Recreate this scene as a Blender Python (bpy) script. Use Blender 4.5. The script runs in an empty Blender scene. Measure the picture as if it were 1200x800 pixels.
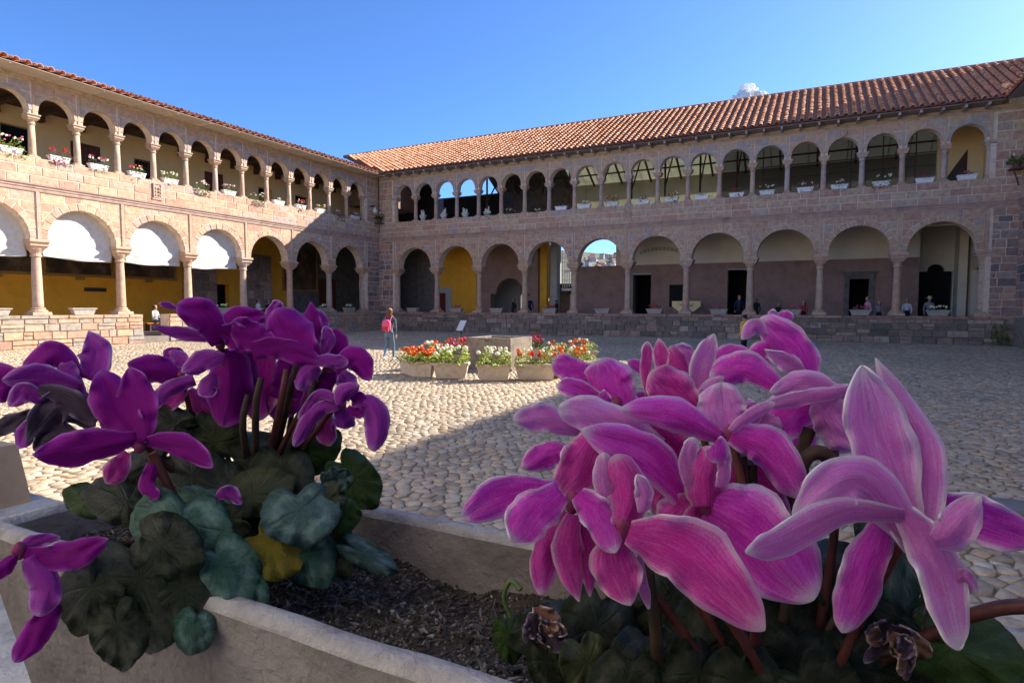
import bpy, bmesh, math, random
import numpy as np
from mathutils import Vector, Matrix
from mathutils import noise as mnoise
R = math.radians
rnd = random.Random(7)
scene = bpy.context.scene
col = scene.collection

# ------------------------------------------------------------------ camera, sky, sun, exposure
FPX, PIT, ROL, YAW = 699.03, .0591, .0026, .4637          # focal length in photo pixels (1200 wide), pitch, roll, yaw
CAM = Vector((29.089, -35.816, 1.830))
cd = bpy.data.cameras.new('camera'); cam = bpy.data.objects.new('camera', cd); col.objects.link(cam)
cd.sensor_width = 36; cd.lens = FPX/1200*36; cd.clip_start = .02; cd.clip_end = 20000
cam.location = CAM
cam.matrix_world = Matrix.Translation(CAM) @ Matrix.Rotation(YAW, 4, 'Z') @ Matrix.Rotation(math.pi/2-PIT, 4, 'X') @ Matrix.Rotation(ROL, 4, 'Z')
scene.camera = cam
SUNV = Vector((1.07, 1.33, 1.0))                           # towards the sun, from the shadow edges on the court
el = math.atan2(SUNV.z, math.hypot(SUNV.x, SUNV.y)); az = math.atan2(SUNV.x, SUNV.y)
w = bpy.data.worlds.new('World'); scene.world = w; w.use_nodes = True
wn = w.node_tree; bg = wn.nodes['Background']
sky = wn.nodes.new('ShaderNodeTexSky'); sky.sky_type = 'NISHITA'; sky.sun_disc = False
sky.sun_elevation = el; sky.sun_rotation = az; sky.altitude = 3000; sky.air_density = .9; sky.dust_density = 5.0; sky.ozone_density = 10.0
wn.links.new(sky.outputs[0], bg.inputs[0]); bg.inputs[1].default_value = .083
sl = bpy.data.lights.new('sun', 'SUN'); sl.energy = 2.9; sl.angle = R(.5); sl.color = (1, .93, .82)
so = bpy.data.objects.new('sun', sl); col.objects.link(so)
so.rotation_euler = SUNV.to_track_quat('Z', 'Y').to_euler(); so.location = (30, 20, 40)
scene.view_settings.view_transform = 'Standard'; scene.view_settings.look = 'None'
scene.view_settings.gamma = 1; scene.view_settings.exposure = 2.0
scene.render.engine = 'CYCLES'
try:
    scene.cycles.max_bounces = 10; scene.cycles.diffuse_bounces = 8; scene.cycles.transparent_max_bounces = 8
except Exception: pass

def ray(px, py):
    u = (px-600)/FPX; v = (400-py)/FPX
    cr, sr = math.cos(ROL), math.sin(ROL); u, v = u*cr+v*sr, -u*sr+v*cr
    cp, sp = math.cos(PIT), math.sin(PIT)
    Y = cp+v*sp; Z = v*cp-sp
    c, s = math.cos(YAW), math.sin(YAW)
    return Vector((u*c-Y*s, u*s+Y*c, Z))
def onpl(px, py, axis, val):
    r = ray(px, py); return CAM + r*((val-CAM[axis])/r[axis])
def at(px, py, d): return CAM + ray(px, py)*d

# ------------------------------------------------------------------ materials
MATS = {}
def nodes(name):
    m = bpy.data.materials.new(name); m.use_nodes = True; MATS[name] = m
    return m, m.node_tree, m.node_tree.nodes['Principled BSDF']
def ramp(nt, stops, interp='LINEAR'):
    r = nt.nodes.new('ShaderNodeValToRGB'); r.color_ramp.interpolation = interp
    e = r.color_ramp.elements
    while len(e) > 1: e.remove(e[-1])
    e[0].position = stops[0][0]; e[0].color = (*stops[0][1], 1)
    for p, c in stops[1:]:
        x = e.new(p); x.color = (*c, 1)
    return r
def mixc(nt, a, b, f, mode='MIX'):
    m = nt.nodes.new('ShaderNodeMix'); m.data_type = 'RGBA'; m.blend_type = mode
    for s, v in ((m.inputs[6], a), (m.inputs[7], b), (m.inputs[0], f)):
        if hasattr(v, 'links') or hasattr(v, 'is_output'): nt.links.new(v, s)
        else: s.default_value = v if not isinstance(v, tuple) else (*v, 1)
    return m.outputs[2]
def noise(nt, scale, detail=4, vec=None, rough=.6):
    n = nt.nodes.new('ShaderNodeTexNoise'); n.inputs['Scale'].default_value = scale; n.inputs['Detail'].default_value = detail
    n.inputs['Roughness'].default_value = rough
    if vec is None:
        g = nt.nodes.get('GEO') or nt.nodes.new('ShaderNodeNewGeometry'); g.name = 'GEO'; vec = g.outputs['Position']
    nt.links.new(vec, n.inputs['Vector']); return n
def bump(nt, b, h, strength, dist):
    n = nt.nodes.new('ShaderNodeBump'); n.inputs['Strength'].default_value = strength; n.inputs['Distance'].default_value = dist
    nt.links.new(h, n.inputs['Height']); nt.links.new(n.outputs[0], b.inputs['Normal']); return n
def simple(name, c, rough=.7, var=.12, scale=6, bmp=0, bd=.01, metal=0, spec=.3, stain=None):
    """plain procedural surface: a colour broken up by two noises, with fine relief"""
    m, nt, b = nodes(name)
    n1 = noise(nt, scale, 6)
    r = ramp(nt, [(.25, tuple(x*(1-var*1.6) for x in c)), (.5, c), (.78, tuple(min(1, x*(1+var)) for x in c))])
    nt.links.new(n1.outputs[0], r.inputs[0]); out = r.outputs[0]
    if stain:
        n2 = noise(nt, stain[1], 5); r2 = ramp(nt, [(stain[2], (0, 0, 0)), (stain[2]+.16, (1, 1, 1))]); nt.links.new(n2.outputs[0], r2.inputs[0])
        out = mixc(nt, out, stain[0], r2.outputs[0])
    nt.links.new(out, b.inputs['Base Color']); b.inputs['Roughness'].default_value = rough
    b.inputs['Metallic'].default_value = metal; b.inputs['Specular IOR Level'].default_value = spec
    if bmp: bump(nt, b, noise(nt, scale*6, 6).outputs[0], bmp, bd)
    return m
def stone(name, cols, rough=.85, bmp=.5, attr=None, dirt=None, bscale=28, bd=.012, mott=.55):
    """cut stone: every block takes its own tone (object random, or a per-stone attribute), mottled and pitted"""
    m, nt, b = nodes(name)
    if attr:
        a = nt.nodes.new('ShaderNodeAttribute'); a.attribute_name = attr; src = a.outputs['Fac']
    else:
        a = nt.nodes.new('ShaderNodeObjectInfo'); src = a.outputs['Random']
    k = len(cols); r = ramp(nt, [((i+.5)/k, c) for i, c in enumerate(cols)]); nt.links.new(src, r.inputs[0])
    n1 = noise(nt, 5, 8, rough=.7); r1 = ramp(nt, [(.3, (mott, mott, mott)), (.55, (1, 1, 1)), (.8, (1.25, 1.22, 1.2))]); nt.links.new(n1.outputs[0], r1.inputs[0])
    out = mixc(nt, r.outputs[0], r1.outputs[0], 1.0, 'MULTIPLY')
    if dirt:
        n2 = noise(nt, dirt[1], 6); r2 = ramp(nt, [(dirt[2], (0, 0, 0)), (dirt[2]+.13, (1, 1, 1))]); nt.links.new(n2.outputs[0], r2.inputs[0])
        out = mixc(nt, out, dirt[0], r2.outputs[0])
    nt.links.new(out, b.inputs['Base Color']); b.inputs['Roughness'].default_value = rough; b.inputs['Specular IOR Level'].default_value = .25
    bump(nt, b, noise(nt, bscale, 8, rough=.7).outputs[0], bmp, bd)
    return m

PINK = (.54, .345, .235); TAN = (.56, .395, .25); GREY = (.38, .325, .265); ROSE = (.51, .29, .20); SAND = (.59, .44, .28)
stone('ashlar', [ROSE, PINK, TAN, PINK, SAND, (.45, .35, .30), TAN, PINK], dirt=((.30, .245, .215), .9, .62))
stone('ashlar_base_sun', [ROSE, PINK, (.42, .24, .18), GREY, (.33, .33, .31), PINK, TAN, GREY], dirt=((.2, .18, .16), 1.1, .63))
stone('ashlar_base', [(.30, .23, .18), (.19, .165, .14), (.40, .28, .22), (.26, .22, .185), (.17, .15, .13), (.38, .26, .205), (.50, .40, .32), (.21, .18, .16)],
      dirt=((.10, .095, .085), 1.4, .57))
stone('ashlar_corner', [ROSE, (.14, .14, .15), PINK, (.36, .24, .2), (.17, .165, .17), ROSE, (.34, .27, .24), (.4, .29, .24)], dirt=((.16, .14, .12), 1.1, .62))
stone('cap_stone', [ROSE, (.34, .21, .18), PINK, (.3, .2, .17)], dirt=((.15, .12, .11), 1.2, .58))
stone('upper_stone', [PINK, TAN, (.45, .37, .32), (.42, .34, .3), TAN], mott=.65, dirt=((.32, .26, .235), .8, .62))
stone('column_stone', [PINK, (.52, .37, .28), TAN, (.50, .38, .30)], mott=.7, bmp=.3, dirt=((.24, .18, .16), 2.0, .64))
simple('mortar', (.72, .57, .43), .95, .2, 4, .5, .01)
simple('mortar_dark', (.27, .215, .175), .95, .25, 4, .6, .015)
simple('moulding', (.45, .31, .25), .85, .22, 3, .4, .01, stain=((.19, .15, .13), 1.2, .6))
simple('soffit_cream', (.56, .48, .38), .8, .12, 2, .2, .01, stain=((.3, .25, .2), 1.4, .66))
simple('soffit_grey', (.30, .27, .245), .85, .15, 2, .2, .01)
simple('rafter_wood', (.40, .34, .28), .8, .2, 4, .2, .01)
simple('dark_wood', (.075, .045, .03), .7, .3, 5, .3, .01)
simple('door_wood', (.10, .035, .018), .6, .3, 8, .3, .01)
simple('black_void', (.012, .012, .014), .9, .3, 2)  # near-black colour stands in for shade in unlit rooms and hollows
simple('cream_wall', (.76, .57, .29), .9, .06, 1.2, .15, .01)
simple('pale_plaster', (.68, .63, .51), .9, .08, 1.0, .2, .01, stain=((.58, .53, .43), .7, .6))
simple('brown_wall', (.30, .195, .16), .85, .2, 1.6, .4, .015, stain=((.24, .155, .125), 2.2, .58))
simple('ochre', (.74, .39, .04), .85, .1, 1.5, .2, .01)
simple('grey_plaster', (.38, .385, .36), .9, .1, 2, .2, .01)
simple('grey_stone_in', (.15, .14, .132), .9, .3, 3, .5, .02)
simple('floor_stone', (.22, .18, .155), .8, .2, 3, .3, .01)
simple('gilt', (.36, .22, .07), .5, .3, 12, .3, .01, metal=.3)
simple('red_door', (.14, .018, .016), .5, .25, 6, .2, .01)
simple('cloth_white', (.60, .585, .545), .9, .10, 5, stain=((.50, .47, .42), 1.6, .6))
simple('white_box', (.78, .76, .72), .6, .08, 10, .1, .005)
simple('trough_stone', (.42, .37, .32), .9, .2, 8, .5, .01)
simple('lead', (.08, .075, .07), .6, .2, 8)
simple('metal_white', (.75, .75, .73), .4, .05, 10)
simple('metal_dark', (.04, .04, .042), .4, .2, 10)
simple('iron_rust', (.12, .07, .05), .7, .3, 15)
simple('slab', (.22, .215, .21), .8, .2, 3, .4, .01)
m, nt, b = nodes('painting')
n1 = noise(nt, 1.4, 7); r1 = ramp(nt, [(.3, (.02, .017, .014)), (.5, (.075, .05, .03)), (.62, (.16, .11, .07)), (.75, (.10, .10, .11))]); nt.links.new(n1.outputs[0], r1.inputs[0])
nt.links.new(r1.outputs[0], b.inputs['Base Color']); b.inputs['Roughness'].default_value = .35
# clay roof tiles: each tile has its own firing colour, lichen and weathering
def clay(name, attr):
    m, nt, b = nodes(name)
    if attr:
        a = nt.nodes.new('ShaderNodeAttribute'); a.attribute_name = 'rnd'; src = a.outputs['Fac']
    else: a = nt.nodes.new('ShaderNodeObjectInfo'); src = a.outputs['Random']
    r = ramp(nt, [(0, (.46, .19, .10)), (.2, (.60, .25, .125)), (.45, (.68, .31, .165)), (.7, (.62, .28, .15)), (.86, (.68, .38, .23)), (1, (.50, .25, .15))]); nt.links.new(src, r.inputs[0])
    n1 = noise(nt, 3.5, 8, rough=.75); r1 = ramp(nt, [(.58, (0, 0, 0)), (.78, (.5, .5, .5))]); nt.links.new(n1.outputs[0], r1.inputs[0])
    out = mixc(nt, r.outputs[0], (.30, .25, .20), r1.outputs[0])
    nt.links.new(out, b.inputs['Base Color']); b.inputs['Roughness'].default_value = .85; b.inputs['Specular IOR Level'].default_value = .2
    bump(nt, b, noise(nt, 40, 5).outputs[0], .4, .01)
clay('clay', False); clay('clay_attr', True)
simple('clay_pan', (.42, .18, .10), .9, .3, 4, .4, .01)
# cobbles
def cobble(name, attr):
    m, nt, b = nodes(name)
    a = nt.nodes.new('ShaderNodeAttribute'); a.attribute_name = 'rnd'; src = a.outputs['Fac']
    r = ramp(nt, [(0, (.34, .265, .18)), (.25, (.46, .365, .25)), (.5, (.54, .425, .29)), (.75, (.60, .48, .335)), (.93, (.53, .36, .215)), (1, (.68, .57, .42))]); nt.links.new(src, r.inputs[0])
    n1 = noise(nt, 14, 8, rough=.7); r1 = ramp(nt, [(.3, (.62, .6, .58)), (.55, (1, 1, 1)), (.8, (1.3, 1.3, 1.3))]); nt.links.new(n1.outputs[0], r1.inputs[0])
    out = mixc(nt, r.outputs[0], r1.outputs[0], 1.0, 'MULTIPLY')
    n3 = noise(nt, .16, 3); r3 = ramp(nt, [(.35, (.84, .85, .87)), (.65, (1.1, 1.08, 1.05))]); nt.links.new(n3.outputs[0], r3.inputs[0])
    out = mixc(nt, out, r3.outputs[0], 1.0, 'MULTIPLY')
    nt.links.new(out, b.inputs['Base Color']); b.inputs['Roughness'].default_value = .62; b.inputs['Specular IOR Level'].default_value = .4
    bump(nt, b, noise(nt, 60, 8, rough=.7).outputs[0], .5, .006)
cobble('cobble', True)
simple('bounce_plaster', (.84, .79, .68), .9, .06, 1.2, .2, .01)  # pale plaster of the added, unseen bounce wall
simple('ledge_plaster', (.52, .50, .47), .9, .25, 22, .9, .006, stain=((.40, .38, .36), 6, .58))
simple('dirt', (.24, .185, .125), .95, .35, 7, .6, .02, stain=((.14, .14, .09), 1.5, .6))

# ------------------------------------------------------------------ object helpers
OFF = {}
def empty(name, loc=(0, 0, 0), rz=0, label=None, cat=None, group=None, kind=None):
    o = bpy.data.objects.new(name, None); col.objects.link(o); o.location = loc; o.rotation_euler = (0, 0, rz); o.empty_display_size = .2
    return tag(o, label, cat, group, kind)
def tag(o, label=None, cat=None, group=None, kind=None):
    if label: o['label'] = label
    if cat: o['category'] = cat
    if group: o['group'] = group
    if kind: o['kind'] = kind
    return o
def mesh(name, V, F, mat, smooth=False, uv=None, attr=None):
    me = bpy.data.meshes.new(name); me.from_pydata([tuple(v) for v in V], [], F)
    bm = bmesh.new(); bm.from_mesh(me); bmesh.ops.recalc_face_normals(bm, faces=bm.faces); bm.to_mesh(me); bm.free()
    if smooth: me.polygons.foreach_set('use_smooth', [True]*len(me.polygons))
    for mm in (mat if isinstance(mat, (list, tuple)) else [mat]): me.materials.append(MATS[mm] if isinstance(mm, str) else mm)
    if uv is not None:
        l = me.uv_layers.new(name='UVMap')
        for lp in me.loops: l.data[lp.index].uv = uv[lp.vertex_index]
    if attr is not None:
        a = me.attributes.new('rnd', 'FLOAT', 'FACE'); a.data.foreach_set('value', attr)
    me.update(); return me
def obj(name, me, parent=None, world=False):
    """link one mesh object; world=True keeps world coordinates under a root that is not at the origin"""
    o = bpy.data.objects.new(name, me); col.objects.link(o)
    if parent is not None:
        o.parent = parent
        if world: o.matrix_parent_inverse = Matrix.Translation(parent.location).inverted()
    return o
class MB:
    """collects simple shapes into one mesh"""
    def __init__(s, M=None): s.V = []; s.F = []; s.M = M or (lambda a, b, c: (a, b, c))
    def add(s, V, F):
        n = len(s.V); s.V += [s.M(*v) for v in V]; s.F += [tuple(i+n for i in f) for f in F]; return s
    def box(s, a, b):
        x0, y0, z0 = a; x1, y1, z1 = b
        return s.add([(x0, y0, z0), (x1, y0, z0), (x1, y1, z0), (x0, y1, z0), (x0, y0, z1), (x1, y0, z1), (x1, y1, z1), (x0, y1, z1)],
                     [(0, 1, 2, 3), (4, 5, 6, 7), (0, 1, 5, 4), (1, 2, 6, 5), (2, 3, 7, 6), (3, 0, 4, 7)])
    def frus(s, c, h0, h1, z0, z1, n=4, rot=None, cap=True):
        """prism between two rectangles (n=4) or ellipses with half sizes h0, h1"""
        rot = (math.pi/4 if n == 4 else 0) if rot is None else rot; k = math.sqrt(2) if n == 4 else 1
        V = [(c[0]+h[0]*k*math.cos(rot+2*math.pi*i/n), c[1]+h[1]*k*math.sin(rot+2*math.pi*i/n), z) for h, z in ((h0, z0), (h1, z1)) for i in range(n)]
        F = [(i, (i+1) % n, n+(i+1) % n, n+i) for i in range(n)]
        if cap: F += [tuple(range(n)), tuple(range(n, 2*n))]
        return s.add(V, F)
    def lathe(s, c, prof, n=12):
        V = []; F = []
        for r_, z in prof: V += [(c[0]+r_*math.cos(2*math.pi*i/n), c[1]+r_*math.sin(2*math.pi*i/n), c[2]+z) for i in range(n)]
        for k in range(len(prof)-1): F += [(k*n+i, k*n+(i+1) % n, (k+1)*n+(i+1) % n, (k+1)*n+i) for i in range(n)]
        F += [tuple(range(n)), tuple(range((len(prof)-1)*n, len(prof)*n))]
        return s.add(V, F)
    def tube(s, pts, rad, n=6):
        pts = [Vector(p) for p in pts]; V = []; F = []
        rad = rad if isinstance(rad, (list, tuple)) else [rad]*len(pts)
        t0 = (pts[1]-pts[0]).normalized(); a = t0.orthogonal().normalized()
        for k, p in enumerate(pts):
            t = (pts[min(k+1, len(pts)-1)]-pts[max(k-1, 0)]).normalized()
            a = (a-t*a.dot(t)); a = a.normalized() if a.length > 1e-6 else t.orthogonal().normalized(); b_ = t.cross(a)
            V += [tuple(p+(a*math.cos(2*math.pi*i/n)+b_*math.sin(2*math.pi*i/n))*rad[k]) for i in range(n)]
        for k in range(len(pts)-1): F += [(k*n+i, k*n+(i+1) % n, (k+1)*n+(i+1) % n, (k+1)*n+i) for i in range(n)]
        F += [tuple(range(n)), tuple(range((len(pts)-1)*n, len(pts)*n))]
        return s.add(V, F)
    def build(s, name, mat, parent=None, smooth=False, world=False):
        return obj(name, mesh(name, s.V, s.F, mat, smooth), parent, world)
def smooth_angle(o, deg=40):
    me = o.data; me.polygons.foreach_set('use_smooth', [True]*len(me.polygons))
    try: me.set_sharp_from_angle(angle=R(deg))
    except Exception: pass
    return o
# ------------------------------------------------------------------ ground and cobbles
LX = 37.7                                                   # x of the right wing's face
g = MB(); g.add([(-6000, -6000, 0), (6000, -6000, 0), (6000, 6000, 0), (-6000, 6000, 0)], [(0, 1, 2, 3)])
ground = g.build('ground', 'dirt'); tag(ground, kind='structure')
STRIPS = []                                                 # paved strips that replace cobbles: (a, b, half width)
def strip(pa, pb, hw): STRIPS.append((Vector(pa), Vector(pb), hw))
strip((29.75, -29.0), (37.2, -29.0), .21)
strip((13.7, -13.2), (19.3, -19.0), .2)
def in_strip(x, y):
    p = Vector((x, y))
    for a, b_, hw in STRIPS:
        d = b_-a; t = max(0, min(1, (p-a).dot(d)/d.length_squared))
        if (p-(a+d*t)).length < hw+.06: return True
    return False
def to_px(p):
    d = p-CAM; c, s = math.cos(YAW), math.sin(YAW)
    X = d.x*c+d.y*s; Y = -d.x*s+d.y*c; Z = d.z
    cp, sp = math.cos(PIT), math.sin(PIT); dd = Y*cp-Z*sp; v = Z*cp+Y*sp
    return (600+FPX*X/dd, 400-FPX*v/dd, dd) if dd > .05 else (0, 0, -1)
def clip(poly, px, py, nx, ny):
    out = []; n = len(poly)
    d = [(x-px)*nx+(y-py)*ny for x, y in poly]
    for i in range(n):
        j = (i+1) % n
        if d[i] <= 0: out.append(poly[i])
        if (d[i] < 0 < d[j]) or (d[j] < 0 < d[i]):
            t = d[i]/(d[i]-d[j]); out.append((poly[i][0]+t*(poly[j][0]-poly[i][0]), poly[i][1]+t*(poly[j][1]-poly[i][1])))
    return out
def cobbles():
    cx, cy = .152, .118; r2 = random.Random(3)
    nx, ny = int(LX/cx)+2, int(34.9/cy)+2
    S = [[(i*cx+(.5*cx if j % 2 else 0)+r2.uniform(-.36, .36)*cx, -34.9+j*cy+r2.uniform(-.36, .36)*cy) for i in range(nx)] for j in range(ny)]
    out = []
    for j in range(2, ny-2):
        for i in range(2, nx-2):
            x, y = S[j][i]
            if not (.12 < x < LX-.12 and -34.85 < y < -.14): continue
            q = to_px(Vector((x, y, 0)))
            if q[2] < .3 or q[0] < -70 or q[0] > 1270 or q[1] > 900: continue
            if in_strip(x, y): continue
            poly = [(x-.2, y-.18), (x+.2, y-.18), (x+.2, y+.18), (x-.2, y+.18)]
            for dj in (-1, 0, 1, -2, 2):
                for di in ((-1, 0, 1) if abs(dj) < 2 else (0,)):
                    if di == 0 and dj == 0: continue
                    ax, ay = S[j+dj][i+di]; poly = clip(poly, (x+ax)/2, (y+ay)/2, ax-x, ay-y)
                    if len(poly) < 3: break
                if len(poly) < 3: break
            if len(poly) < 3: continue
            out.append((q[2], x, y, poly))
    out.sort(key=lambda t: t[0]); return out
def stone_geo(x, y, poly, r2, far=False):
    cxm = sum(p[0] for p in poly)/len(poly); cym = sum(p[1] for p in poly)/len(poly)
    h = r2.uniform(.007, .019); tx, ty = r2.uniform(-.09, .09), r2.uniform(-.09, .09); n = len(poly); V = []
    RG = ((.965, -.01), (.80, h)) if far else ((.965, -.01), (.95, h*.55), (.80, h))
    for sc, z in RG:
        for px, py in poly:
            dx, dy = px-cxm, py-cym; L = math.hypot(dx, dy) or 1
            k = sc - (.009/L if sc > .8 else .004/L)
            V.append((cxm+dx*k, cym+dy*k, max(-.01, z+(dx*tx+dy*ty if z > 0 else 0))))
    V.append((cxm, cym, h*1.06))
    q = len(RG)-1; F = [(k*n+i, k*n+(i+1) % n, (k+1)*n+(i+1) % n, (k+1)*n+i) for k in range(q) for i in range(n)] + [(q*n+i, q*n+(i+1) % n, (q+1)*n) for i in range(n)]
    return V, F
ST = cobbles(); r2 = random.Random(11)
near = [s for s in ST if 2.6 < s[0]]
vis = [s for s in near if -10 < to_px(Vector((s[1], s[2], 0)))[0] < 1210][:0]
def shows(s):
    q = to_px(Vector((s[1], s[2], 0)))
    if not (0 < q[0] < 1200 and 0 < q[1] < 660): return False
    if q[0] < 440: return q[1] < 570 and not (q[0] < 420 and q[1] > 545)   # the left plant and the trough hide the rest
    if 560 < q[0] < 1090 and q[1] > 470: return 940 < q[0] and q[1] < 560 or q[0] < 640 and q[1] < 560
    return q[1] < 585+.24*(q[0]-440)
pick = 0; VV = []; FF = []; AA = []
for s in ST:
    V, F = stone_geo(s[1], s[2], s[3], r2, s[0] > 15); a = r2.random()
    if pick < 300 and shows(s):
        o = obj('cobblestone', mesh('cobblestone', V, F, 'cobble', True, attr=[a]*len(F)), ground); pick += 1
    else:
        n = len(VV); VV += V; FF += [tuple(i+n for i in f) for f in F]; AA += [a]*len(F)
me = bpy.data.meshes.new('cobblestones'); me.from_pydata(VV, [], FF); me.materials.append(MATS['cobble'])
me.polygons.foreach_set('use_smooth', [True]*len(FF)); at_ = me.attributes.new('rnd', 'FLOAT', 'FACE'); at_.data.foreach_set('value', AA)
o = obj('cobblestone_paving', me, ground); o['kind'] = 'stuff'
for a, b_, hw in STRIPS:
    d = (b_-a); L = d.length; d.normalize(); nrm = Vector((-d.y, d.x)); t = 0
    while t < L:
        l = rnd.uniform(.5, .95); e = min(L, t+l)-.015; m_ = MB()
        P = [a+d*t+nrm*hw*.97, a+d*e+nrm*hw*rnd.uniform(.93, 1), a+d*e-nrm*hw, a+d*t-nrm*hw*rnd.uniform(.93, 1)]
        z = rnd.uniform(.03, .042)
        m_.add([(p.x, p.y, 0) for p in P]+[(p.x, p.y, z) for p in P], [(4, 5, 6, 7), (0, 1, 5, 4), (1, 2, 6, 5), (2, 3, 7, 6), (3, 0, 4, 7)])
        m_.build('paving_slab', 'slab', ground); t += l

# ------------------------------------------------------------------ cloister wings
ZL, ZC, ZK, ZS, ZU, ZT = 1.40, 4.57, 6.84, 7.965, 9.735, 11.175
MA = lambda u, v, z: (v, -u, z)
MBm = lambda u, v, z: (u, -v, z)
MC = lambda u, v, z: (LX-v, -u, z)
wA = empty('cloister_wing', (0, 0, 0), label='sunlit two-storey stone cloister wing with white cloths in its lower arches', cat='building')
wB = empty('cloister_wing', (0, 0, 0), label='shaded two-storey stone arcade wing under a wide orange tiled roof', cat='building')
wC = empty('cloister_wing', (LX, 0, 0), label='stone cloister wing with a plant bracket, meeting the far end of the shaded arcade', cat='building')

def piece(M, poly, v0, v1, mat, parent, name='stone_block', c=.012, jit=.006, world=True):
    """one stone: a prism with chamfered front edges"""
    n = len(poly); cu = sum(p[0] for p in poly)/n; cz = sum(p[1] for p in poly)/n; V = []
    poly = [(p[0]+rnd.uniform(-jit, jit), p[1]+rnd.uniform(-jit, jit)) for p in poly]
    v1 += rnd.uniform(-.006, .008)
    for v, k in ((v0, 0), (v1-c, 0), (v1, c)):
        for u, z in poly:
            du, dz = u-cu, z-cz; L = math.hypot(du, dz) or 1; f = 1-(k*1.3/L)
            V.append(M(cu+du*f, v, cz+dz*f))
    F = [(k*n+i, k*n+(i+1) % n, (k+1)*n+(i+1) % n, (k+1)*n+i) for k in (0, 1) for i in range(n)]+[tuple(range(2*n, 3*n))]
    return obj(name, mesh(name, V, F, mat), parent, world)
def rect(u0, u1, z0, z1, g=.019): return [(u0+g, z0+g), (u1-g, z0+g), (u1-g, z1-g), (u0+g, z1-g)]
def course(M, u0, u1, z0, z1, v0, v1, wmin, wmax, mat, parent, name='stone_block', jit=.006, rough=0):
    u = u0-rnd.uniform(0, wmin*.6)
    while u < u1-.02:
        e = u+rnd.uniform(wmin, wmax)
        if u1-e < wmin*.5: e = u1
        a, b_ = max(u, u0), min(e, u1)
        if b_-a > .06:
            if rough and rnd.random() < rough and z1-z0 > .3:
                zm = z0+(z1-z0)*rnd.uniform(.4, .6)
                piece(M, rect(a, b_, z0, zm), v0, v1, mat, parent, name, jit=jit); piece(M, rect(a, b_, zm, z1), v0, v1, mat, parent, name, jit=jit)
            else: piece(M, rect(a, b_, z0, z1), v0, v1, mat, parent, name, jit=jit)
        u = e
def arcade(M, cols, zsp, stilt, r, ztop, th, us, ue, zbot, parent, name, mat='mortar'):
    """the wall over a row of arches: piers, spandrels and the rounded undersides, one mesh"""
    b_ = MB(M); N = 20; zc = zsp+stilt
    def slab(u0, u1, z0, z1): b_.box((u0, -th, z0), (u1, 0, z1))
    slab(us, cols[0]-.0+(.0), zbot, ztop) if us < cols[0]-.05 else None
    slab(cols[-1], ue, zbot, ztop) if ue > cols[-1]+.05 else None
    for i in range(len(cols)-1):
        a, c = cols[i], cols[i+1]; m_ = (a+c)/2
        P = [(a, zsp), (m_-r, zsp)]+[(m_-r*math.cos(math.pi*k/N), zc+r*math.sin(math.pi*k/N)) for k in range(N+1)]+[(m_+r, zsp), (c, zsp)]
        V = []
        for u, z in P: V += [(u, 0, z), (u, 0, ztop), (u, -th, z), (u, -th, ztop)]
        F = []
        for k in range(len(P)-1):
            p, q = 4*k, 4*k+4; F += [(p, q, q+1, p+1), (p+2, q+2, q+3, p+3), (p, q, q+2, p+2)]
        b_.add(V, F)
    return b_.build(name, mat, parent, world=True)
def voussoirs(M, cols, zsp, stilt, r, dep, n, v, mat, parent):
    for i in range(len(cols)-1):
        m_ = (cols[i]+cols[i+1])/2; zc = zsp+stilt
        for k in range(n):
            a0, a1 = math.pi*k/n+.012, math.pi*(k+1)/n-.012; am = (a0+a1)/2
            P = [(m_-(rr)*math.cos(a), zc+rr*math.sin(a)) for rr, a in ((r-.004, a0), (r-.004, am), (r-.004, a1), (r+dep, a1), (r+dep, am), (r+dep, a0))]
            piece(M, P, -.05, v, mat, parent, 'voussoir', jit=.004)
def spandrel(M, cols, zsp, stilt, rx, ztop, sw, hc, v, mat, parent, wmax):
    zc = zsp+stilt; nc = max(1, round((ztop-zsp)/hc)); H = (ztop-zsp)/nc
    for i in range(len(cols)-1):
        m_ = (cols[i]+cols[i+1])/2
        for sgn in (-1, 1):
            ua = (cols[i] if sgn < 0 else cols[i+1])-sgn*sw
            def lim(z):
                if z <= zc: return rx
                return math.sqrt(max(0, rx*rx-(z-zc)**2))
            for k in range(nc):
                z0, z1 = zsp+k*H, zsp+(k+1)*H
                P = []; full = abs(ua-m_)
                for t in range(7):
                    z = z0+(z1-z0)*t/6; l = min(lim(z), full); P.append((l, z))
                wide = full-min(p[0] for p in P)
                if wide < .09: continue
                ks = max(1, round(wide/wmax)); 
                cut = full-wide*rnd.uniform(.45, .6) if wide > wmax else None
                gp = .01
                if cut is not None:
                    inner = [(max(l+gp, 0+gp*.5), z) for l, z in P if l < cut-.02]
                    if len(inner) >= 2:
                        zz0, zz1 = inner[0][1], inner[-1][1]
                        pol = [(m_+sgn*l, min(max(z, z0+gp), z1-gp)) for l, z in inner]+[(m_+sgn*(cut-gp), zz1-gp), (m_+sgn*(cut-gp), zz0+gp)]
                        if zz1-zz0 > .08: piece(M, pol, -.05, v, mat, parent, jit=.003)
                    P = [(max(l, cut), z) for l, z in P]
                pol = [(m_+sgn*min(l+gp, full-gp), min(max(z, z0+gp), z1-gp)) for l, z in P]+[(m_+sgn*(full-gp), z1-gp), (m_+sgn*(full-gp), z0+gp)]
                if max(p[1] for p in pol)-min(p[1] for p in pol) > .08: piece(M, pol, -.05, v, mat, parent, jit=.003)
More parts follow.
